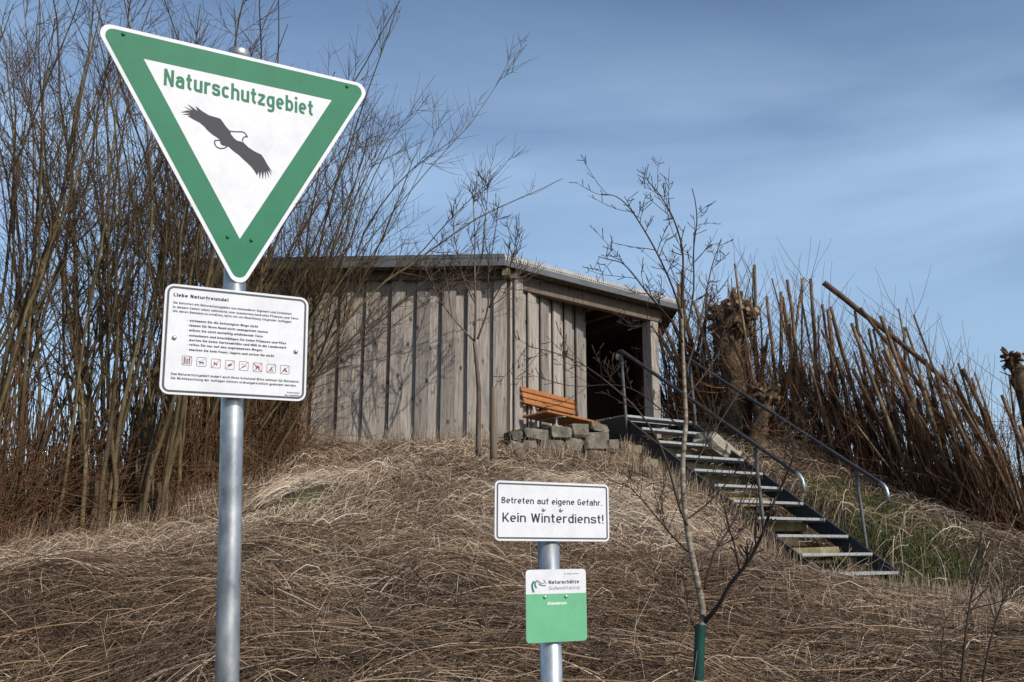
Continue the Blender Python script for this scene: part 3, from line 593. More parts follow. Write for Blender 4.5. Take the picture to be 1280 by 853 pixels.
mb.add(Vr, Fr); part('green_border', mb, M['green'], tri, post1)
lettering('Naturschutzgebiet', -.2176, .2135, -.0642, .0487, O, B, M['green'], tri, post1, .17, gap=.11)
eag = [(-.1702,-.1333),(-.1524,-.1235),(-.1412,-.1241),(-.1624,-.1141),(-.137,-.1211),(-.1523,-.1052),(-.1244,-.1205),(-.1309,-.1067),(-.1102,-.119),(-.0929,-.1261),(-.0756,-.1277),(-.0626,-.129),(-.0552,-.1367),(-.0462,-.1487),(-.0328,-.1614),(-.0306,-.1702),(-.0222,-.1794),(-.0132,-.1854),(.0045,-.1866),(.0196,-.1992),(.0377,-.2082),(.0574,-.2139),(.0651,-.2234),(.0745,-.2389),(.0915,-.2624),(.0792,-.252),(.0901,-.272),(.0762,-.2572),(.0826,-.2826),(.0717,-.2596),(.0721,-.2875),(.0666,-.2605),(.063,-.2881),(.0581,-.2635),(.054,-.2874),(.0506,-.2664),(.0463,-.2785),(.0387,-.2669),(.0295,-.2562),(.0189,-.2473),(.0054,-.2374),(-.0066,-.2273),(-.0214,-.2193),(-.0362,-.2082),(-.045,-.2078),(-.0551,-.2072),(-.061,-.2007),(-.0598,-.1929),(-.0715,-.186),(-.0831,-.1806),(-.0976,-.1698),(-.1063,-.1609),(-.1179,-.1533),(-.135,-.1471),(-.1519,-.14),(-.1409,-.1353),(-.1659,-.139),(-.1424,-.1289)]
mb = MB(); mb.flat(eag[::-1], O, u, v, n, .0008)
def smooth_line(p, k=5):
    p = np.array(p); t = np.arange(len(p)); tt = np.linspace(0, len(p) - 1, (len(p) - 1) * k + 1); q = np.stack([np.interp(tt, t, p[:, i]) for i in (0, 1)], 1)
    for _ in range(3): q[1:-1] = (q[:-2] + 2 * q[1:-1] + q[2:]) / 4
    return q
mb.stroke(smooth_line([(-.0343,-.1608),(-.0196,-.1603),(-.0049,-.1568),(.0055,-.156),(.0115,-.161),(.0176,-.1691),(.0087,-.1687),(.0037,-.1743),(.0021,-.1839)]), .0032, O, u, v, n, .0009)
mb.stroke(smooth_line([(-.0603,-.1936),(-.0764,-.1967),(-.0759,-.2066),(-.0708,-.2148),(-.0607,-.2181),(-.0492,-.2153),(-.0406,-.2075)]), .0032, O, u, v, n, .0009)
part('eagle_emblem', mb, M['eagle'], tri, post1)
for a, b2 in ((-.327, .057), (.3223, .0551), (-.034, -.4711), (.0325, -.4721)): screw(a, b2, O, B, tri, post1, .0055, 'green')
for z in (.02, -.45):
    mb = MB(); q = O + v * z - n * .003; mb.box(q - n * .006, (.5 if z > 0 else .1, .012, .03), np.stack([u, -n, v], 1), .002); part('clamp_bar', mb, M['galv'], tri, post1)
O = np.array([-.7438, 2.5, .5333]) + eo; B = sign_basis(.4975, .0177, -.002); u, v, n = B
def plate(O, B, W, Hh, r, root, name, m='white'):
    mb = MB(); mb.prism(rrect(-W / 2, -Hh / 2, W / 2, Hh / 2, r), O, *B, -.0025, 0); return part(name, mb, M[m], root)
def frame_line(O, B, W, Hh, r, g, wd, parent, root, m='border'):
    mb = MB(); mb.ring(rrect(-W / 2 + g, -Hh / 2 + g, W / 2 - g, Hh / 2 - g, r - g), rrect(-W / 2 + g + wd, -Hh / 2 + g + wd, W / 2 - g - wd, Hh / 2 - g - wd, max(.002, r - g - wd)), O, *B, .0006); return part('frame_line', mb, M[m], parent, root)
nb_ = plate(O, B, .386, .2953, .024, post1, 'notice_board'); frame_line(O, B, .386, .2953, .024, .0058, .0055, nb_, post1)
lines = [('Liebe Naturfreunde!', -.1710, -.0289, .1147, .0092, .015), ('Sie betreten ein Naturschutzgebiet von besonderer Eigenart und Schönheit.', -.1709, .1473, .0950, .0063, 0), ('In diesem Gebiet leben zahlreiche vom Aussterben bedrohte Pflanzen und Tiere.', -.1709, .1659, .0832, .0063, 0), ('Um deren Bestand zu erhalten, bitte ich um Beachtung folgender Auflagen:', -.1706, .1471, .0722, .0063, 0),
 ('· verlassen Sie die befestigten Wege nicht', -.1333, .0539, .0500, .0064, .012), ('· lassen Sie Ihren Hund nicht unangeleint laufen', -.1333, .0808, .0371, .0064, .012), ('· stören Sie nicht mutwillig wildlebende Tiere', -.1330, .0679, .0237, .0064, .012), ('· entnehmen und beschädigen Sie keine Pflanzen und Pilze', -.1325, .1329, .0098, .0064, .012), ('· werfen Sie keine Gartenabfälle und Müll in die Landschaft', -.1320, .1333, -.0026, .0064, .012), ('· reiten Sie nur auf den zugelassenen Wegen', -.1310, .0675, -.0150, .0064, .012), ('· machen Sie kein Feuer, lagern und zelten Sie nicht', -.1303, .1004, -.0285, .0064, .012),
 ('Das Naturschutzgebiet bedarf auch Ihres Schutzes! Bitte nehmen Sie Rücksicht.', -.1664, .1732, -.0957, .0063, 0), ('Die Nichtbeachtung der Auflagen können ordnungsrechtlich geahndet werden.', -.1659, .1655, -.1070, .0063, 0), ('Kreis Soest', .1401, .1741, -.1262, .0042, 0), ('Die Landrätin', .1338, .1743, -.1340, .0042, 0)]
for s, x0, x1, y, cap, bo_ in lines: lettering(s, x0, x1, y - .001, cap, O, B, M['ink'], nb_, post1, .19 if bo_ else .145)
pc_ = [(-.1282, -.0565), (-.0911, -.0573), (-.054, -.0587), (-.0173, -.0597), (.0195, -.0603), (.0568, -.0613), (.0941, -.0619), (.1315, -.0626)]
icons = {  # dark shapes in a unit square of -1..1
 0: [[(-.8, -.9), (-.55, -.9), (-.55, .9), (-.8, .9)], [(.5, -.9), (.75, -.9), (.75, .9), (.5, .9)], [(-.4, -.1), (-.25, -.1), (-.25, .85), (-.4, .85)], [(.0, -.5), (.2, -.5), (.2, .5), (0, .5)], [(-.35, -.8), (.35, -.8), (.2, -.6), (-.3, -.55)]],
 1: [[(-.8, .05), (-.55, .2), (-.4, .05), (.45, .0), (.7, -.25), (.6, -.3), (.5, -.15), (.5, -.75), (.35, -.75), (.3, -.35), (-.2, -.3), (-.3, -.7), (-.45, -.7), (-.45, -.25), (-.6, -.1), (-.8, -.1)]],
 2: [[(-.6, .35), (-.45, .5), (-.3, .3), (-.1, .0), (.3, .0), (.5, .2), (.45, -.1), (.3, -.25), (.35, -.6), (.2, -.6), (.1, -.3), (-.3, -.3), (-.4, -.6), (-.55, -.6), (-.45, .1)]],
 3: [[(-.6, -.2), (-.3, .15), (.1, .3), (.4, .15), (.7, .2), (.5, -.05), (.3, -.3), (-.1, -.35), (-.3, -.5), (-.4, -.3)]],
 4: [[(-.6, .4), (-.4, .7), (-.25, .5), (-.45, .3)], [(-.5, -.5), (-.1, -.5), (-.1, -.2), (-.5, -.2)], [(.1, -.1), (.65, -.1), (.65, .1), (.1, .1)], [(-.1, -.3), (.1, .05), (.2, -.05), (0, -.4)]],
 5: [[(-.7, .35), (-.5, .55), (-.35, .2), (.3, .2), (.6, .0), (.65, -.4), (.55, -.1), (.4, -.2), (.45, -.75), (.3, -.75), (.25, -.25), (-.2, -.25), (-.3, -.75), (-.45, -.75), (-.4, .0), (-.6, .25)], [(-.1, .2), (.15, .2), (.12, .65), (-.05, .65)]],
 6: [[(-.45, -.55), (-.3, -.1), (.05, .55), (.2, .0), (.4, -.55), (.1, -.3), (0, -.05), (-.1, -.35)], [(-.6, -.75), (.6, -.75), (.6, -.6), (-.6, -.6)]],
 7: [[(-.75, -.65), (0, .6), (.75, -.65), (.3, -.65), (0, -.1), (-.3, -.65)]]}
for i, (a, b2) in enumerate(pc_):
    mb = MB(); hs = .0125; P = lambda q: [(a + x * hs * .8, b2 + y * hs * .8) for x, y in q]
    mb.ring(rrect(a - hs, b2 - hs, a + hs, b2 + hs, .003, 3), rrect(a - hs + .0011, b2 - hs + .0011, a + hs - .0011, b2 + hs - .0011, .002, 3), O, *B, .0006)
    for q in icons[i]:
        ar = sum(q[k][0] * q[(k + 1) % len(q)][1] - q[(k + 1) % len(q)][0] * q[k][1] for k in range(len(q))); mb.flat(P(q if ar > 0 else q[::-1]), O, *B, .0007)
    if i == 1: mb.stroke(P([(-.4, .1), (.2, .5), (.85, .85)]), .0007, O, *B, .0008)
    else:
        mb.cur = 1; mb.stroke(P([(-1.1, -1.1), (0, 0), (1.1, 1.1)]), .0013, O, *B, .0009)
        if i == 5: mb.stroke(P([(-1.1, 1.1), (0, 0), (1.1, -1.1)]), .0013, O, *B, .001)
    part('pictogram', mb, [M['border'], M['red']], nb_, post1)
for a, b2 in ((-.1632, .0023), (.161, -.0089)): screw(a, b2, O, B, nb_, post1, .0062)
for z in (.06, -.06):
    mb = MB(); mb.box(O + v * z - n * .0095, (.34, .013, .03), np.stack([u, -n, v], 1), .002); part('clamp_bar', mb, M['galv'], nb_, post1)
# --- short post with the winter service sign and the green information plate
p_lo = np.array([.122, 2.70, -1.3]) + eo; p_hi = np.array([.0985, 2.684, .15]) + eo
post2 = thing('sign_post', 'short galvanised pole with a white winter service sign above a small green plate', 'sign', p_lo)
mb = MB(); mb.tube([p_lo, (p_lo + p_hi) / 2, p_hi], .0302, 24); part('pole', mb, M['galv'], post2)
O = np.array([.115, 2.648, .0903]) + eo; B = sign_basis(.4739, -.0048, -.0019); ws = plate(O, B, .3623, .1593, .014, post2, 'warning_sign'); frame_line(O, B, .3623, .1593, .014, .0055, .0042, ws, post2)
lettering('Betreten auf eigene Gefahr.', -.1609, .1576, .0195, .0168, O, B, M['ink'], ws, post2, .135); lettering('Kein Winterdienst!', -.158, .1616, -.030, .0245, O, B, M['ink'], ws, post2, .125)
for a in (-.0316, .0231): screw(a, .0052, O, B, ws, post2, .0055)
O = np.array([.121, 2.652, -.1597]) + eo; B = sign_basis(.42, .0059, -.0009); u, v, n = B
mb = MB(); W_, H_ = .183, .190; mb.prism(rrect(-W_ / 2, -H_ / 2, W_ / 2, H_ / 2, .010), O, *B, -.0025, 0); gpl = part('information_plate', mb, M['white'], post2)
lo = [p for p in rrect(-W_ / 2 + .0005, -H_ / 2 + .0005, W_ / 2 - .0005, .031, .0095) if True]
sq = [(x, y) if y < .02 else ((-W_ / 2 + .0005 if x < 0 else W_ / 2 - .0005), .031) for x, y in lo]; q2 = []
for p in sq:
    if not q2 or p != q2[-1]: q2.append(p)
if q2[0] == q2[-1]: q2.pop()
mb = MB(); mb.flat(q2, O, *B, .0006); part('green_field', mb, M['mint'], gpl, post2)
lettering('Naturschätze', -.0235, .0703, .0570, .0095, O, B, M['border'], gpl, post2, .16); lettering('Südwestfalens', -.0230, .0706, .0412, .0095, O, B, M['grey_ink'], gpl, post2, .09)
lettering('Ahsewiesen', -.0275, .0297, .0020, .0086, O, B, M['white_ink'], gpl, post2, .17); lettering('Südwestfalen', .0350, .0700, .0812, .0038, O, B, M['grey_ink'], gpl, post2, .12)
mb = MB(); F2 = lambda pts: [(-.091 + (x - 50) / 772 * .2255, .0961 - (y - 57) / 772 * .2255) for x, y in pts]
mb.stroke(smooth_line(F2([(130, 165), (112, 190), (112, 225), (128, 262)])), .0052, O, *B, .0008); mb.cur = 1
mb.stroke(smooth_line(F2([(148, 170), (140, 190), (145, 210), (157, 225)])), .0042, O, *B, .0008); mb.stroke(smooth_line(F2([(180, 190), (215, 207), (250, 205)])), .0026, O, *B, .0008); mb.cur = 2
for dy in (0, 12, 24): mb.stroke(smooth_line(F2([(135, 165 + dy * .4), (165, 152 + dy * .6), (200, 178 + dy * .4), (235, 190 - dy * .3), (238, 160 + dy)])), .0014, O, *B, .0008 + dy * 1e-5)
mb.stroke(smooth_line(F2([(228, 150), (246, 168), (258, 190)])), .0018, O, *B, .0009)
mb.stroke(smooth_line(F2([(443, 92), (455, 108), (475, 106), (480, 90)])), .0012, O, *B, .0008)
part('swirl_logo', mb, [M['green'], M['blue_ink'], M['grey_ink']], gpl, post2)
for a in (-.0357, .0286): screw(a, .023, O, B, gpl, post2, .0048)
# ---------------------------------------------------------------- vegetation
def unit(v): return v / (np.linalg.norm(v, axis=-1, keepdims=True) + 1e-12)
def interp_paths(P, t, idx):
    n = P.shape[1]; f = t * (n - 1); i = np.minimum(f.astype(int), n - 2); a = (f - i)[:, None]
    return P[idx, i] * (1 - a) + P[idx, i + 1] * a, unit(P[idx, i + 1] - P[idx, i])
def grow(start, dirs, length, n, up=0.3, wig=0.06, bend=None):
    """m curved paths of n points: start (m,3), dirs (m,3), length (m,)"""
    m = len(start); P = np.zeros((m, n, 3)); P[:, 0] = start; d = unit(dirs); st = (length / (n - 1))[:, None]
    for i in range(1, n):
        d = unit(d + np.array([0, 0, 1.]) * up / (n - 1) + rng.normal(0, wig, (m, 3)) + (0 if bend is None else bend / (n - 1))); P[:, i] = P[:, i - 1] + d * st
    return P
def side_shoots(P, R, per, tmin, tmax, ang, lmin, lmax, n, up, wig, rs, rmin, taper=.25, lfall=.7):
    m = len(P); idx = np.repeat(np.arange(m), per); t = rng.uniform(tmin, tmax, len(idx)); s, T = interp_paths(P, t, idx)
    az = unit(np.cross(T, rng.normal(0, 1, T.shape))); a = np.radians(rng.normal(ang, 10, len(idx)))[:, None]
    d = T * np.cos(a) + az * np.sin(a); L_ = rng.uniform(lmin, lmax, len(idx)) * (1 - lfall * t)
    Q = grow(s, d, L_, n, up, wig); f = (t * (P.shape[1] - 1)).astype(int); r0 = np.maximum(R[idx, f] * rs, rmin)
    return Q, r0[:, None] * np.linspace(1, taper, n)[None]
def cast(P, R, k, name, m, parent, kind=None):
    return tube_part(name, P, R, k, m, parent, None, kind)
def stem_dirs(m, lean, spread):
    az = rng.uniform(0, 2 * PI, m); s = np.abs(rng.normal(0, spread, m)); return unit(np.stack([np.cos(az) * s + lean[0], np.sin(az) * s * .8 + lean[1], np.ones(m)], 1))
# left thicket of willows (x in the picture, distance, stems, lean, length, radius)
ORD = ['first', 'second', 'third', 'fourth', 'fifth', 'sixth', 'seventh', 'eighth', 'ninth', 'tenth', 'eleventh', 'twelfth', 'thirteenth', 'fourteenth']
wl_ = [(-50, 8.2, 6, (.06, 0), 5.8, .034), (25, 8.6, 6, (.0, 0), 5.8, .036), (78, 9.6, 5, (-.03, 0), 6.2, .036), (120, 8.9, 6, (.05, 0), 6.0, .038), (165, 10.4, 5, (.0, 0), 6.4, .038), (200, 9.6, 5, (.06, 0), 6.2, .037), (245, 10.8, 6, (.0, .0), 6.4, .038), (278, 11.2, 6, (.08, 0), 6.2, .037), (300, 11.6, 5, (.26, -.05), 6.0, .034), (305, 11.2, 5, (.56, -.05), 5.6, .028)]
for i, (px, D, m_, lean, ln_, rd) in enumerate(wl_):
    b0 = gp(px, D); t_ = thing('willow_bush', ['bare willow cut by the left picture edge', 'bare olive brown willow second from the left edge'][i] if i < 2 else (('bare many stemmed willow, %s from the left edge in the thicket' % ORD[i]) if i < 8 else ['bare willow fanning right above the shed eave, behind the notice board', 'rightmost willow with long branches arching right over the shed roof'][i - 8]), 'willow', b0, 'bare willows left of the shed')
    # stubby pollard head
    hb = .35 + .3 * random.random(); mb = MB(); mb.tube([b0 - UP * .3, b0 + UP * hb * .5 + np.array([.03, 0, 0]), b0 + UP * hb, b0 + UP * (hb + .12)], [.11, .09, .12, .05], 9); part('trunk', mb, M['knob'], t_)
    m_ += 3; az = rng.uniform(0, 2 * PI, m_); ra = rng.uniform(.05, .5, m_); st = b0 + np.stack([np.cos(az) * ra, np.sin(az) * ra * .8, np.where(ra < .2, hb - .05, -.1)], 1)
    d = stem_dirs(m_, lean, .15 if i < 8 else .07); L_ = rng.uniform(.75, 1.1, m_) * ln_; P = grow(st, d, L_, 16, .10, .068, np.array([lean[0] * .25, lean[1], 0])); rr = rng.uniform(.38, .82, m_) * rd
    R = rr[:, None] * np.linspace(1, .16, 16)[None] ** .9
    for q in range(m_):
        V, Q = tubes(P[q:q + 1], R[q:q + 1], 7); o = link('stem', mesh_fast('stem', V - np.array(t_.location), Q, M['willow']), t_)
    Pf, Rf = side_shoots(P, R, 2, .15, .6, 26, 2.0, 3.4, 11, .4, .05, .62, .008, .3, .5)
    cast(Pf, Rf, 6, 'forks', M['willow'], t_)
    P2, R2 = side_shoots(P, R, 9, .25, .97, 34, .6, 1.8, 8, .35, .06, .4, .004)
    P2b, R2b = side_shoots(Pf, Rf, 5, .2, .97, 34, .5, 1.5, 8, .35, .06, .45, .0042); P2 = np.concatenate([P2, P2b]); R2 = np.concatenate([R2, R2b])
    cast(P2, R2, 4, 'branches', M['willow_twig'], t_, 'stuff')
    P3, R3 = side_shoots(P2, R2, 7, .12, .95, 38, .22, .75, 5, .25, .07, .6, .0029, .5)
    cast(P3, R3, 3, 'twigs', M['willow_twig'], t_, 'stuff')
# dense young shoots and dead canes between the willows
def shoots_obj(name, label_kind, base, length, r0, mtl, lean=(0, 0), spread=.12, n=6, up=.05, k=3):
    m_ = len(base); d = stem_dirs(m_, lean, spread); P = grow(base, d, length, n, up, .05); R = (r0 * rng.uniform(.6, 1.3, m_))[:, None] * np.linspace(1, .45, n)[None]
    V, Q = tubes(P, R, k); o = link(name, mesh_fast(name, V, Q, mtl)); tag(o, kind='stuff'); return o
N = 2200; px = np.concatenate([rng.uniform(-80, 372, 1300), rng.uniform(190, 368, 900)]); f = np.clip(px / 400, 0, 1); D = 8.0 + 3.9 * f ** .8 + np.abs(rng.normal(0, .75, N))
X = np.array([at(a, 600, d_)[0] for a, d_ in zip(px, D)]); ok = ~((D > 12.4) & (X > -4.2)); X, D = X[ok], D[ok]
o = shoots_obj('undergrowth', None, np.stack([X, D, H(X, D) - .05], 1), rng.uniform(.4, 2.2, len(X)) * np.where(X > -2.9, .75, 1), .0075, M['shoot'], spread=.16); tag(o, 'dense brown undergrowth of thin shoots below the willows on the left', 'undergrowth')
N = 420; px = rng.uniform(-60, 372, N); f = np.clip(px / 400, 0, 1); D = 7.9 + 3.9 * f ** .8 + rng.uniform(-.1, .6, N); X = np.array([at(a, 600, d_)[0] for a, d_ in zip(px, D)])
o = shoots_obj('dead_canes', None, np.stack([X, D, H(X, D) - .05], 1), rng.uniform(.5, 1.5, N), .011, M['cut_stem'], spread=.3); tag(o, 'pale dead canes standing along the foot of the left thicket', 'canes')

N = 1900; px = rng.uniform(-60, 380, N); f = np.clip(px / 400, 0, 1); D = 7.9 + 3.8 * f ** .8 + rng.normal(.1, .3, N); X = np.array([at(a, 600, d_)[0] for a, d_ in zip(px, D)])
P = grow(np.stack([X, D, H(X, D) + .9 * rng.uniform(0, 1, N) ** 2], 1), rng.normal(0, 1, (N, 3)) * np.array([1, .6, .7]) + np.array([.1, -.1, .35]), rng.uniform(.3, 1.2, N), 6, -.1, .15)
V, Q = tubes(P, rng.uniform(.0025, .0055, N)[:, None] * np.linspace(1, .5, 6)[None], 3); tag(link('bramble_tangle', mesh_fast('bramble_tangle', V, Q, M['shoot'])), 'tangled brown twigs at the foot of the left willow thicket', 'twigs', None, 'stuff')
# right hedge of cut willow stools along the ridge
def stem_with_cut(mb, P, R, k=8):
    mb.capmat = 1; mb.tube(P, R, k)
hx = [848, 872, 900, 935, 968, 1000, 1032, 1066, 1100, 1134, 1166, 1198, 1230, 1262, 1296]
hb_ = [(848, 15.2), (872, 15.0), (900, 14.9), (935, 14.8), (968, 14.6), (1000, 14.5), (1032, 14.4), (1066, 14.2), (1100, 14.0), (1134, 13.8), (1166, 13.5), (1198, 13.3), (1230, 13.0), (1262, 12.8), (1300, 12.5)]
top_px = np.array([(840, 370), (880, 350), (905, 372), (940, 370), (975, 352), (1000, 368), (1040, 395), (1075, 385), (1100, 372), (1130, 395), (1160, 405), (1190, 385), (1215, 430), (1250, 460), (1300, 470)])
HL = ['cut willow stool directly right of the shed post', 'cut willow stool behind the top of the right handrail', 'cut willow stool left of the knobbly pollard', 'cut willow stool behind the knobbly pollard', 'cut willow stool with pale tall stems right of the knobbly pollard', 'cut willow stool above the middle of the right handrail', 'cut willow stool with crossing stems, near mid hedge', 'cut willow stool left of the lower handrail end', 'cut willow stool above the lower end of the right handrail', 'cut willow stool right of the lower handrail end', 'cut willow stool with stems leaning left, fifth from the right edge', 'cut willow stool with the tallest leaning stem, fourth from the right edge', 'cut willow stool third from the right edge', 'cut willow stool beside the thin pollard at right', 'cut willow stool at the right picture edge']
for i, (px, D) in enumerate(hb_):
    b0 = gp(px, D, 0); t_ = thing('willow_stool', HL[i], 'cut willow', b0, 'cut willow stools in the hedge right of the stairs')
    ty = np.interp(px, top_px[:, 0], top_px[:, 1]); hz = at(px, ty, D)[2] - b0[2]; m_ = 12
    lean = -.02 - .26 * np.clip((px - 960) / 300, 0, 1)
    st = b0 + np.stack([rng.uniform(-.3, .3, m_), rng.uniform(-.12, .12, m_), np.full(m_, -.1)], 1); d = stem_dirs(m_, (lean + rng.uniform(-.06, .06), 0), .22)
    L_ = hz * np.where(rng.uniform(0, 1, m_) < .4, rng.uniform(.9, 1.16, m_), rng.uniform(.4, .88, m_)); P = grow(st, d, L_, 7, .04, .038); rr = .016 + .036 * rng.uniform(0, 1, m_) ** 1.4
    for q in range(m_):
        mb = MB(); stem_with_cut(mb, P[q], rr[q] * np.linspace(1, .68, 7), 7); part('stem', mb, [M['cut_stem'], M['cut_face']], t_)
    ns = 46; sb = b0 + np.stack([rng.uniform(-.45, .45, ns), rng.uniform(-.15, .2, ns), np.full(ns, -.05)], 1); sb[:, 2] = H(sb[:, 0], sb[:, 1]) - .05
    Ps = grow(sb, stem_dirs(ns, (lean, 0), .22), hz * rng.uniform(.2, .72, ns), 6, .05, .07); Rs_ = rng.uniform(.004, .011, ns)[:, None] * np.linspace(1, .4, 6)[None]
    cast(Ps, Rs_, 4, 'shoots', M['shoot'], t_, 'stuff')
    P2, R2 = side_shoots(P, np.repeat(rr[:, None], 7, 1), 11, .3, 1.0, 36, .3, 1.25, 6, .35, .08, .12, .0042, .5, .2); cast(P2, R2, 3, 'twigs', M['shoot'], t_, 'stuff')
# thin brushwood standing along the foot of the hedge
N = 900; px = rng.uniform(850, 1330, N); D = np.interp(px, [a for a, _ in hb_], [b2 for _, b2 in hb_]) + rng.normal(0, .35, N); X = np.array([at(a, 600, d_)[0] for a, d_ in zip(px, D)])
o = shoots_obj('brushwood', None, np.stack([X, D, H(X, D) - .05], 1), rng.uniform(.3, 1.7, N), .0075, M['shoot'], lean=(-.12, 0), spread=.25); tag(o, 'reddish brown brushwood at the foot of the cut willow hedge', 'brushwood')
# tangle of thin twigs caught between the cut stems
N = 1500; px = rng.uniform(850, 1330, N); D = np.interp(px, [a for a, _ in hb_], [b2 for _, b2 in hb_]) + rng.normal(-.1, .3, N); X = np.array([at(a, 600, d_)[0] for a, d_ in zip(px, D)])
P = grow(np.stack([X, D, H(X, D) + .05 + 1.5 * rng.uniform(0, 1, N) ** 1.8], 1), rng.normal(0, 1, (N, 3)) * np.array([1, .5, .8]) + np.array([-.3, 0, .3]), rng.uniform(.25, 1.1, N), 6, .3, .16)
V, Q = tubes(P, rng.uniform(.0025, .0055, N)[:, None] * np.linspace(1, .5, 6)[None], 3); tag(link('twig_tangle', mesh_fast('twig_tangle', V, Q, M['shoot'])), 'reddish tangle of thin twigs between the cut willow stems', 'twigs', None, 'stuff')
# pollards with knobbly heads
def pollard(label, pts, radii, head_r, nst, seed):
    g = np.random.default_rng(seed); t_ = thing('pollard_willow', label, 'pollard', pts[0], 'knobbly pollard willows right of the shed')
    pts = np.array(pts); mb = MB(); n = 14; tt = np.linspace(0, len(pts) - 1, n); P = np.stack([np.interp(tt, range(len(pts)), pts[:, k]) for k in range(3)], 1); R = np.interp(tt, range(len(pts)), radii) * g.uniform(.75, 1.25, n)
    P += g.normal(0, .012, P.shape); V, Q = tubes(P[None], R[None], 12); V = V + g.normal(0, .016, V.shape); link('trunk', mesh_fast('trunk', V - np.array(t_.location), Q, M['knob']), t_)
    hd = MB(); c = P[-1]
    for k in range(nst):
        d = unit(g.normal(0, 1, 3) * np.array([1.0, .8, .9]) + np.array([0, -.1, .35])); p0 = c + d * head_r * g.uniform(.2, .6); l = head_r * g.uniform(.3, .75); r = g.uniform(.07, .2) * head_r
        hd.capmat = 1 if g.uniform() < .5 else 0; q = [p0 - d * l * .4, p0, p0 + d * l * .6, p0 + d * l]; hd.tube(np.array(q) + g.normal(0, .006, (4, 3)), [r * .8, r * 1.15, r, r * .72], 8)
    part('head', hd, [M['knob'], M['cut_face']], t_)
    k = int(nst * .7); d = unit(g.normal(0, 1, (k, 3)) * np.array([1, .8, .5]) + np.array([-.05, -.1, .6])); Pq = grow(np.repeat(P[g.integers(3, n, k)], 1, 0) + d * R.mean() * .7, d, g.uniform(.25, 1.1, k) * head_r * 2.2, 6, .5, .07)
    tube_part('shoots', Pq, g.uniform(.004, .012, k)[:, None] * np.linspace(1, .5, 6)[None], 4, M['shoot'], t_, None, 'stuff')
    return t_
pb = gp(925, 14.3); pollard('thick knobbly pollard with pale cut ends above the right handrail', [pb - UP * .1, at(918, 480, 14.3), at(908, 420, 14.3), at(918, 398, 14.3)], [.24, .19, .2, .25], .36, 120, 3)
pb = gp(945, 13.9); pollard('low knobbly pollard stump half hidden behind the right handrail', [pb - UP * .1, at(950, 530, 13.9), at(957, 495, 13.9)], [.18, .14, .16], .24, 50, 5)
pb = gp(1310, 12.6); pollard('thin pollard with a clubbed head at the right picture edge', [pb, at(1298, 560, 12.6), at(1274, 480, 12.6), at(1266, 448, 12.6)], [.13, .11, .09, .1], .17, 26, 8)
# long poles leaning in the hedge and branches lying on the slope
def pole_thing(name, label, cat, pts, radii, m, group=None, k=7):
    pts = np.array(pts); n = 10; tt = np.linspace(0, len(pts) - 1, n); P = np.stack([np.interp(tt, range(len(pts)), pts[:, q]) for q in range(3)], 1)
    for _ in range(2): P[1:-1] = (P[:-2] + 2 * P[1:-1] + P[2:]) / 4
    P += rng.normal(0, .004, P.shape); mb = MB(); mb.capmat = 1; mb.tube(P, np.interp(tt, range(len(pts)), radii), k); o = link(name, mb.mesh(name, [m, M['cut_face']], P[0]), None, P[0]); return tag(o, label, cat, group)
G1 = 'loose poles and branches in the hedge and on the slope'
pole_thing('leaning_pole', 'pale cut pole slanting across the hedge top from upper left', 'pole', [at(1030, 353, 13.6), at(1100, 410, 13.5), at(1180, 470, 13.3), at(1250, 560, 13.0)], [.045, .04, .034, .024], M['cut_stem'], G1)
pole_thing('leaning_pole', 'thin slanting pole crossing the hedge below the pale one', 'pole', [at(1075, 385, 13.5), at(1150, 480, 13.4), at(1200, 560, 13.2), at(1245, 625, 12.9)], [.026, .03, .03, .03], M['cut_stem'], G1)
pole_thing('fallen_branch', 'long dark branch lying on the slope right of the lower handrail end', 'branch', [gp(1085, 13.2, .12), gp(1150, 13.0, .16), gp(1210, 12.7, .1), gp(1290, 12.3, .12)], [.02, .028, .03, .03], M['dark_twig'], G1)
pole_thing('fallen_branch', 'pale thin branch lying on the slope below the dark one', 'branch', [gp(1095, 12.7, .1), gp(1160, 12.5, .12), gp(1235, 12.2, .1)], [.01, .016, .03], M['grey_twig'], G1)
pole_thing('fallen_branch', 'short branch propped up at the foot of the hedge near the right edge', 'branch', [gp(1205, 12.9, .05), at(1225, 640, 12.8), at(1252, 605, 12.8)], [.03, .028, .022], M['cut_stem'], G1)

# birch sapling in the foreground, traced limb by limb
BD = 4.08
def limb(pts, r0, r1, D0=BD, D1=BD, n=None):
    n = n or max(8, 3 * len(pts)); p = np.array([at(x, y, D0 + (D1 - D0) * i / max(1, len(pts) - 1)) for i, (x, y) in enumerate(pts)]); tt = np.linspace(0, len(p) - 1, n)
    P = np.stack([np.interp(tt, range(len(p)), p[:, k]) for k in range(3)], 1)
    for _ in range(2): P[1:-1] = (P[:-2] + 2 * P[1:-1] + P[2:]) / 4
    return P, np.linspace(r0, r1, n)
bb = at(872, 895, BD); bb[2] = float(H(bb[0], BD)) - .05
birch = thing('birch_sapling', 'slender pale barked birch sapling with bare twigs in front of the stairs', 'birch', bb)
P, R = limb([(872, 900), (873, 850), (875, 800), (880, 765), (870, 720), (862, 680), (856, 640), (853, 600), (854, 560), (858, 530), (856, 490), (854, 450), (853, 420), (852, 386)], .0172, .0062, n=44)
mb = MB(); mb.tube(P, R, 10); part('trunk', mb, M['birch'], birch)
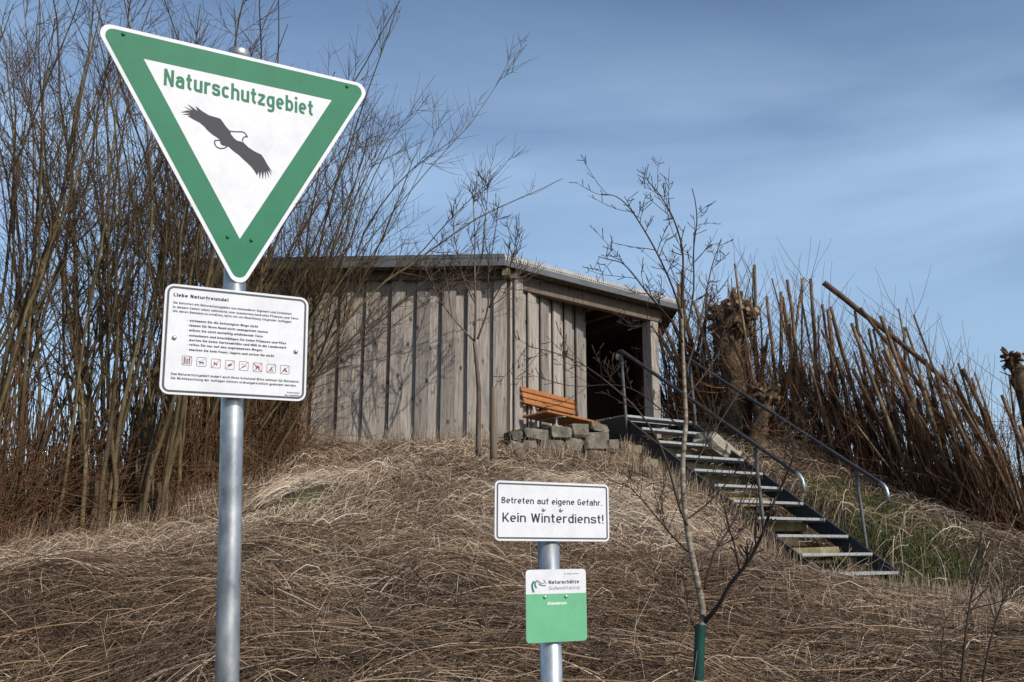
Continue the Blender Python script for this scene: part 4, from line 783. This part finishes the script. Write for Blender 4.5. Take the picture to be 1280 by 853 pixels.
limbs = [([(879, 779), (899, 758), (911, 731), (936, 704), (954, 668), (963, 636), (981, 600), (996, 560)], .016, .004, BD, BD - .5),
 ([(881, 736), (890, 700), (895, 686), (917, 654), (926, 627), (940, 590), (948, 560)], .010, .003, BD, BD + .5),
 ([(862, 662), (849, 639), (839, 592), (826, 554), (804, 520), (787, 501), (764, 482), (738, 461), (717, 449), (689, 439), (658, 433)], .009, .0022, BD, BD - .35),
 ([(852, 390), (854, 350), (854, 312), (846, 284), (838, 265), (824, 242), (810, 227)], .0085, .0028, BD, BD),
 ([(853, 420), (862, 400), (868, 360), (866, 312), (872, 276), (869, 250), (865, 236)], .0075, .0026, BD, BD + .3),
 ([(853, 400), (845, 370), (832, 338), (815, 304), (801, 281), (787, 259), (770, 244), (752, 243)], .0075, .0022, BD, BD - .3),
 ([(854, 430), (841, 402), (815, 374), (796, 349), (779, 328), (762, 325), (748, 321)], .0068, .0020, BD, BD - .4),
 ([(856, 470), (872, 420), (880, 380), (889, 335), (897, 312), (902, 300)], .0072, .0022, BD, BD + .35),
 ([(855, 500), (880, 470), (900, 440), (905, 410), (920, 385)], .0065, .002, BD, BD + .4),
 ([(853, 610), (880, 560), (905, 520), (930, 480), (950, 462)], .0062, .002, BD, BD + .2),
 ([(860, 690), (840, 670), (815, 640), (790, 610), (760, 600)], .0062, .002, BD, BD - .3),
 ([(856, 540), (835, 520), (800, 490), (770, 480), (720, 484), (690, 478)], .0055, .0017, BD, BD + .3),
 ([(855, 480), (842, 470), (825, 425), (815, 405), (790, 410), (770, 402)], .0052, .0017, BD, BD - .2),
 ([(858, 650), (885, 630), (912, 600), (935, 570), (1000, 540)], .0056, .0018, BD, BD - .2),
 ([(875, 800), (862, 770), (845, 745), (830, 720)], .0055, .002, BD, BD + .2)]
allP, allR = [], []
for pts, r0, r1, d0, d1 in limbs:
    P, R = limb(pts, r0 * .66, r1 * .75, d0, d1, 22); mb = MB(); mb.tube(P, R, 7); part('limb', mb, M['dark_twig'], birch); allP.append(P); allR.append(R)
P2, R2 = side_shoots(np.array(allP), np.array(allR), 12, .22, 1.0, 42, .08, .34, 7, .25, .09, .5, .0013, .6, .35); cast(P2, R2, 4, 'twigs', M['dark_twig'], birch, 'stuff')
P3, R3 = side_shoots(P2, R2, 5, .2, 1.0, 48, .015, .07, 3, .3, .05, .9, .0014, 1.15, .1); cast(P3, R3, 4, 'buds', M['dark_twig'], birch, 'stuff')
g0 = at(872, 900, BD - .0); mb = MB()
Pg, _ = limb([(871, 905), (872, 860), (874, 820), (875.5, 781)], 1, 1, BD, BD, 8); Pg[0, 2] = min(Pg[0, 2], float(H(Pg[0, 0], BD)) - .05); mb.tube(Pg, .0225, 16, caps=False); mb.tube(Pg[::-1], .0208, 16, caps=False)
tag(link('tree_guard', mb.mesh('tree_guard', M['green_tube'], Pg[0]), None, Pg[0]), 'dark green plastic tube round the foot of the birch sapling', 'tree guard')
# small tree in front of the shed, with its stake
TDp = 11.3
tb = at(598, 560, TDp); tb[2] = float(H(tb[0], TDp)); stree = thing('young_tree', 'small bare tree with upswept branches in front of the shed wall', 'tree', tb)
P, R = limb([(598, 570), (598, 530), (599, 490), (596, 455), (593, 428)], .034, .022, TDp, TDp, 14); mb = MB(); mb.tube(P, R, 9); part('trunk', mb, M['grey_twig'], stree)
tl = [([(593, 430), (595, 390), (593, 345), (594, 300), (592, 262), (590, 228)], .022, .004), ([(597, 424), (612, 384), (609, 343), (618, 302), (624, 245)], .018, .004), ([(592, 426), (564, 396), (547, 372), (539, 351), (530, 330)], .015, .004), ([(611, 385), (628, 355), (640, 330), (645, 300), (650, 285)], .012, .003), ([(594, 380), (580, 352), (572, 318), (566, 285), (572, 255)], .013, .003), ([(593, 350), (604, 320), (606, 280), (610, 240), (608, 225)], .012, .003), ([(565, 397), (560, 360), (555, 330), (550, 300)], .010, .003), ([(612, 384), (630, 372), (645, 352), (652, 336)], .010, .003)]
tP, tR = [], []
for j, (pts, r0, r1) in enumerate(tl):
    P, R = limb(pts, r0 * .72, r1 * .72, TDp, TDp + (-.5, .4, .3, -.4, .3, -.3, .5, .2)[j], 16); mb = MB(); mb.tube(P, R, 7); part('limb', mb, M['grey_twig'], stree); tP.append(P); tR.append(R)
P2, R2 = side_shoots(np.array(tP), np.array(tR), 11, .2, .98, 35, .25, .8, 7, .5, .06, .5, .005, .5); cast(P2, R2, 4, 'branches', M['grey_twig'], stree, 'stuff')
P3, R3 = side_shoots(P2, R2, 5, .2, .98, 38, .1, .35, 4, .4, .06, .7, .004, .6); cast(P3, R3, 3, 'twigs', M['dark_twig'], stree, 'stuff')
sb = at(617, 562, 11.25); sb[2] = float(H(sb[0], 11.25)) - .1; stp = at(617.5, 485, 11.25); mb = MB(); mb.capmat = 0; mb.tube([sb, (sb + stp) / 2, stp - UP * .01, stp], [.046, .045, .043, .036], 12)
tag(link('wooden_stake', mb.mesh('wooden_stake', M['stake'], sb), None, sb), 'round wooden stake in the grass beside the small tree', 'stake')
# bare saplings in the lower right corner
for j, (pts, r0, lab) in enumerate([([(1200, 870), (1208, 780), (1222, 700), (1228, 655)], .0075, 'thin dark bare sapling, tallest one near the lower right corner'), ([(1225, 870), (1240, 790), (1258, 740), (1285, 690)], .007, 'thin dark sapling leaning right out of the lower right corner'), ([(1180, 860), (1176, 820), (1182, 770)], .005, 'short dark twig standing left of the lower right saplings')]):
    P, R = limb(pts, r0, r0 * .3, 4.3 + .1 * j, 4.3 + .1 * j, 14); P[0, 2] = min(P[0, 2], float(H(P[0, 0], P[0, 1])) - .03); t_ = thing('bare_sapling', lab, 'sapling', P[0], 'bare saplings at the lower right'); mb = MB(); mb.tube(P, R, 6); part('stem', mb, M['dark_twig'], t_)
    P2, R2 = side_shoots(P[None], R[None], 12, .3, 1, 40, .12, .4, 6, .4, .08, .5, .0018, .6); cast(P2, R2, 4, 'twigs', M['dark_twig'], t_, 'stuff')

# ---------------------------------------------------------------- dead grass
def ribbons(P, wd, tone, name, m, twist=1.0):
    """flat blades along paths P (m,n,3)"""
    mm, n, _ = P.shape; T = unit(np.gradient(P, axis=1)); ref = unit(rng.normal(0, 1, (mm, 1, 3)) * np.array([1, 1, .5])); Sd = unit(np.cross(T, ref)); prof = np.linspace(1, .35, n)[None, :, None]
    V = np.stack([P + Sd * wd[:, None, None] * prof / 2, P - Sd * wd[:, None, None] * prof / 2], 2).reshape(-1, 3)
    i = np.arange(mm)[:, None] * (2 * n) + np.arange(n - 1)[None] * 2; Q = np.stack([i, i + 1, i + 3, i + 2], -1).reshape(-1, 4)
    return link(name, mesh_fast(name, V, Q, m, np.repeat(tone, 2 * n)))
def in_poly(x, y, poly):
    r = np.zeros(len(x), bool); j = len(poly) - 1
    for i in range(len(poly)):
        xi, yi = poly[i]; xj, yj = poly[j]; cnd = ((yi > y) != (yj > y)) & (x < (xj - xi) * (y - yi) / (yj - yi + 1e-12) + xi); r ^= cnd; j = i
    return r
shed_poly = [tuple(A + DL * 4.3), tuple(A), tuple(A + DW * .5), tuple(S0 + DS * .25 + np.array([0, .12])), tuple(S0 + DS * 1.55), (1.45, 13.2), (2.6, 14.4), (2.3, 17.5), (-4.2, 17)]
st_poly = [tuple((T0 + TU * a + sl * b2)[:2]) for a, b2 in ((-.04, -1.5), (-.04, 9.2), (.3, 10.9), (TWD + .04, 10.9), (TWD + .04, -1.5))]
def low(x, y, s, seed):
    g = np.random.default_rng(seed); z = 0
    for _ in range(7):
        a = g.uniform(0, 6.28); f = s * g.uniform(.5, 1.8); z = z + np.sin(f * (x * math.cos(a) + y * math.sin(a)) + g.uniform(0, 6.28))
    return z / 3.0
def slope(x, y): e = .15; return (H(x + e, y) - H(x - e, y)) / (2 * e), (H(x, y + e) - H(x, y - e)) / (2 * e)
def scatter(N, d0, d1, pw=1.0, xl=-1.0, xr=1.0):
    D = d0 + (d1 - d0) * rng.uniform(0, 1, N) ** pw; X = rng.uniform(xl, xr, N) * (D * .63 + .7); return X, D
NT, NBL = 10200, 20
X, D = scatter(NT, 3.6, 14.6, .85); keep = ~in_poly(X, D, shed_poly) & ~in_poly(X, D, st_poly) & ~((X > 3.6) & (D > 10.6) & (rng.uniform(0, 1, NT) < .72)) & ~((X > 4.2) & (D > 8.2) & (D < 10.4) & (rng.uniform(0, 1, NT) < .75)); X, D = X[keep], D[keep]
thin = (low(X, D, 2.6, 5) < -.75) | (low(X, D, 6.5, 6) < -.75) | (np.hypot(X + 1.95, (D - 8.7) * 1.6) < .33); X, D = X[~thin], D[~thin]
sx, sy = slope(X, D); dn = np.arctan2(-sy, -sx); near = np.clip((7.6 - D) / 1.8, 0, 1)
ang = dn + low(X, D, 1.1, 2) * .9; side = np.where(low(X, D, .8, 9) > 0, 0.0, PI); ang = np.where(rng.uniform(0, 1, len(X)) < near * .85, side + rng.normal(0, .22, len(X)), ang)
tuft_tone = .56 + .18 * low(X, D, 1.6, 4) - .25 * near + rng.normal(0, .09, len(X)) - .10 * np.clip((D - 4) / 5, 0, 1) * np.clip(np.abs(X) / D - .3, 0, .3) / .3
ti = np.repeat(np.arange(len(X)), NBL); m_ = len(ti); bx = X[ti] + rng.normal(0, .13, m_); by = D[ti] + rng.normal(0, .13, m_); a = ang[ti] + rng.normal(0, .75, m_) + np.where(rng.uniform(0, 1, m_) < .18, rng.uniform(-3, 3, m_), 0)
Lb = rng.uniform(.12, .62, m_) ** 1.0; cv = rng.normal(0, .10, m_); n = 5; t = np.linspace(0, 1, n)[None]
ux, uy = np.cos(a), np.sin(a); hx_ = bx[:, None] + Lb[:, None] * (ux[:, None] * t - uy[:, None] * cv[:, None] * t ** 2); hy_ = by[:, None] + Lb[:, None] * (uy[:, None] * t + ux[:, None] * cv[:, None] * t ** 2)
arch = (rng.uniform(.0, 1, m_) ** 1.6 * .15 + .01)[:, None]; lift = (rng.uniform(0, 1, m_) ** 2 * .09)[:, None]
Zb = H(hx_, hy_) + lift + arch * np.sin(PI * np.clip(t * .9 + .03, 0, 1)) + .012
P = np.stack([hx_, hy_, Zb], -1); wd = rng.uniform(.003, .0065, m_) * np.clip(by / 7.5, .6, 1.6)
inside = in_poly(hx_[:, -1], hy_[:, -1], shed_poly); P = P[~inside]; wd = wd[~inside]; tone = np.clip(tuft_tone[ti][~inside] + rng.normal(0, .24, len(P)), 0, 1)
tag(ribbons(P, wd, tone, 'dead_grass', M['straw']), 'flattened pale brown dead grass covering the hill', 'dead grass', None, 'stuff')
# brown stalks lying across the foreground
NS = 7600; X, D = scatter(NS, 3.4, 7.4, 1.0); keep = rng.uniform(0, 1, NS) < np.clip((8.0 - D) / 2.2, .12, 1); X, D = X[keep], D[keep]; m_ = len(X)
a = np.where(low(X, D, .9, 21) > 0, 0, PI) + rng.normal(0, .42, m_) + np.where(rng.uniform(0, 1, m_) < .2, rng.uniform(-1.5, 1.5, m_), 0) + low(X, D, 1.5, 22) * .25; L_ = rng.uniform(.15, .95, m_); cv = rng.normal(0, .09, m_); n = 6; t = np.linspace(0, 1, n)[None]; ux, uy = np.cos(a), np.sin(a)
hx_ = X[:, None] + L_[:, None] * (ux[:, None] * (t - .5) - uy[:, None] * cv[:, None] * t ** 2); hy_ = D[:, None] + L_[:, None] * (uy[:, None] * (t - .5) + ux[:, None] * cv[:, None] * t ** 2)
Zb = H(hx_, hy_) + rng.uniform(.02, .17, m_)[:, None] + (rng.normal(0, .07, m_)[:, None]) * (t - .5) + .05 * np.sin(PI * t)
V, Q = tubes(np.stack([hx_, hy_, Zb], -1), (.0017 + .0031 * rng.uniform(0, 1, m_) ** 1.7)[:, None] * np.linspace(1, .6, n)[None], 3)
tag(link('dry_stalks', mesh_fast('dry_stalks', V, Q, M['stalk'], np.repeat(np.clip(rng.normal(.5, .3, m_), 0, 1), n * 3))), 'brown dry stalks lying across the foreground slope', 'stalks', None, 'stuff')
# standing dry grass
def standing(N, X, D, hmin, hmax, lean, mtl, name, label, cat, tone0, spread=.3, wdt=(.0025, .005), n=5):
    m_ = len(X); d = stem_dirs(m_, lean, spread); P = grow(np.stack([X, D, H(X, D) - .01], 1), d, rng.uniform(hmin, hmax, m_), n, -.25, .06)
    tag(ribbons(P, rng.uniform(*wdt, m_) * np.clip(D / 8, .7, 1.5), np.clip(rng.normal(tone0, .18, m_), 0, 1), name, mtl), label, cat, None, 'stuff')
# along the stringer, at the stair foot, below the stone wall, by the shed wall
seg = []
def along(p, q, N, w0):
    t = rng.uniform(0, 1, N); seg.append(np.stack([p[0] + (q[0] - p[0]) * t + rng.normal(0, w0, N), p[1] + (q[1] - p[1]) * t + rng.normal(0, w0, N)], 1))
sL = lambda k, o: (T0 + TU * o + sl * k)[:2]
along(sL(1, -.5), sL(9.5, -.42), 2600, .14); along(sL(10.8, -.1), sL(11.4, .7), 420, .13); along((4.4, 9.9), (3.6, 8.9), 1800, .38); along((.1, 11.7), (1.4, 12.15), 700, .1); along((-3.6, 12.45), (.2, 12.3), 1300, .1); along((5.0, 11.0), (4.6, 8.5), 400, .35); along((-4.6, 7.6), (-2.9, 11.2), 3600, .28); along((3.0, 7.2), (2.6, 5.4), 900, .5)
q = np.concatenate(seg); q = q[~in_poly(q[:, 0], q[:, 1], shed_poly)]
q = q[~in_poly(q[:, 0], q[:, 1], st_poly)]; standing(0, q[:, 0], q[:, 1], .1, .42, (.05, -.05), M['straw'], 'standing_grass', 'dry tan grass standing beside the stairs, wall and shed', 'dry grass', .62)
X, D = scatter(1500, 3.8, 12.5); ok = ~in_poly(X, D, shed_poly); standing(0, X[ok], D[ok], .12, .5, (.1, -.1), M['straw'], 'loose_grass', 'single dry blades rising from the matted grass', 'dry grass', .72, .7)
# green patches
gpts = []
for (px, D0, sx0, sy0, N) in ((1100, 12.2, .4, .5, 4200), (1145, 11.5, .5, .4, 3600), (1055, 12.8, .3, .3, 800), (380, 8.75, .16, .10, 260), (1185, 10.6, .5, .5, 1500), (925, 12.4, .3, .5, 900), (40, 6.0, .3, .12, 300), (455, 12.2, .3, .06, 200), (1000, 11.2, .35, .3, 700)):
    p = gp(px, D0); gpts.append(np.stack([p[0] + rng.normal(0, sx0, N), D0 + rng.normal(0, sy0, N)], 1))
q = np.concatenate(gpts); q = q[~in_poly(q[:, 0], q[:, 1], shed_poly)]
standing(0, q[:, 0], q[:, 1], .04, .13, (.0, -.05), M['grass'], 'green_grass', 'patches of short green grass on the slope beside the stairs', 'grass', .55, .5, (.005, .009), 4)
# dry litter on the slope right of the stairs
X, D = scatter(9000, 8.5, 14.8, 1, .5, 1.1); ok = ~in_poly(X, D, st_poly) & ~in_poly(X, D, shed_poly) & (X > 3.2 - (D - 11) * .3); X, D = X[ok], D[ok]; m_ = len(X)
a = rng.uniform(0, 6.28, m_); L_ = rng.uniform(.12, .5, m_); t = np.linspace(-.5, .5, 4)[None]; hx_ = X[:, None] + L_[:, None] * np.cos(a)[:, None] * t; hy_ = D[:, None] + L_[:, None] * np.sin(a)[:, None] * t
P = np.stack([hx_, hy_, H(hx_, hy_) + rng.uniform(.01, .09, m_)[:, None] + rng.normal(0, .08, m_)[:, None] * t], -1)
tag(ribbons(P, rng.uniform(.004, .009, m_), np.clip(rng.normal(.42, .2, m_), 0, 1), 'twig_litter', M['stalk']), 'brown twig litter on the slope below the cut hedge', 'litter', None, 'stuff')
# tufts of dry moss and grass on the roof
t = rng.uniform(0, 1, 260); pr = np.where((t < .55)[:, None], RLft + (RC - RLft) * (t / .55)[:, None], RC + (RR - RC) * ((t - .55) / .45)[:, None]) + np.stack([rng.normal(0, .03, 260), np.abs(rng.normal(.15, .08, 260))], 1)
P = grow(np.c_[pr, np.full(260, ZT + .13)], stem_dirs(260, (0, 0), .4), rng.uniform(.04, .13, 260), 4, 0, .1)
tag(ribbons(P, rng.uniform(.005, .01, 260), np.clip(rng.normal(.4, .2, 260), 0, 1), 'roof_plants', M['stalk']), 'sparse dry plants along the edge of the flat shed roof', 'plants', None, 'stuff')
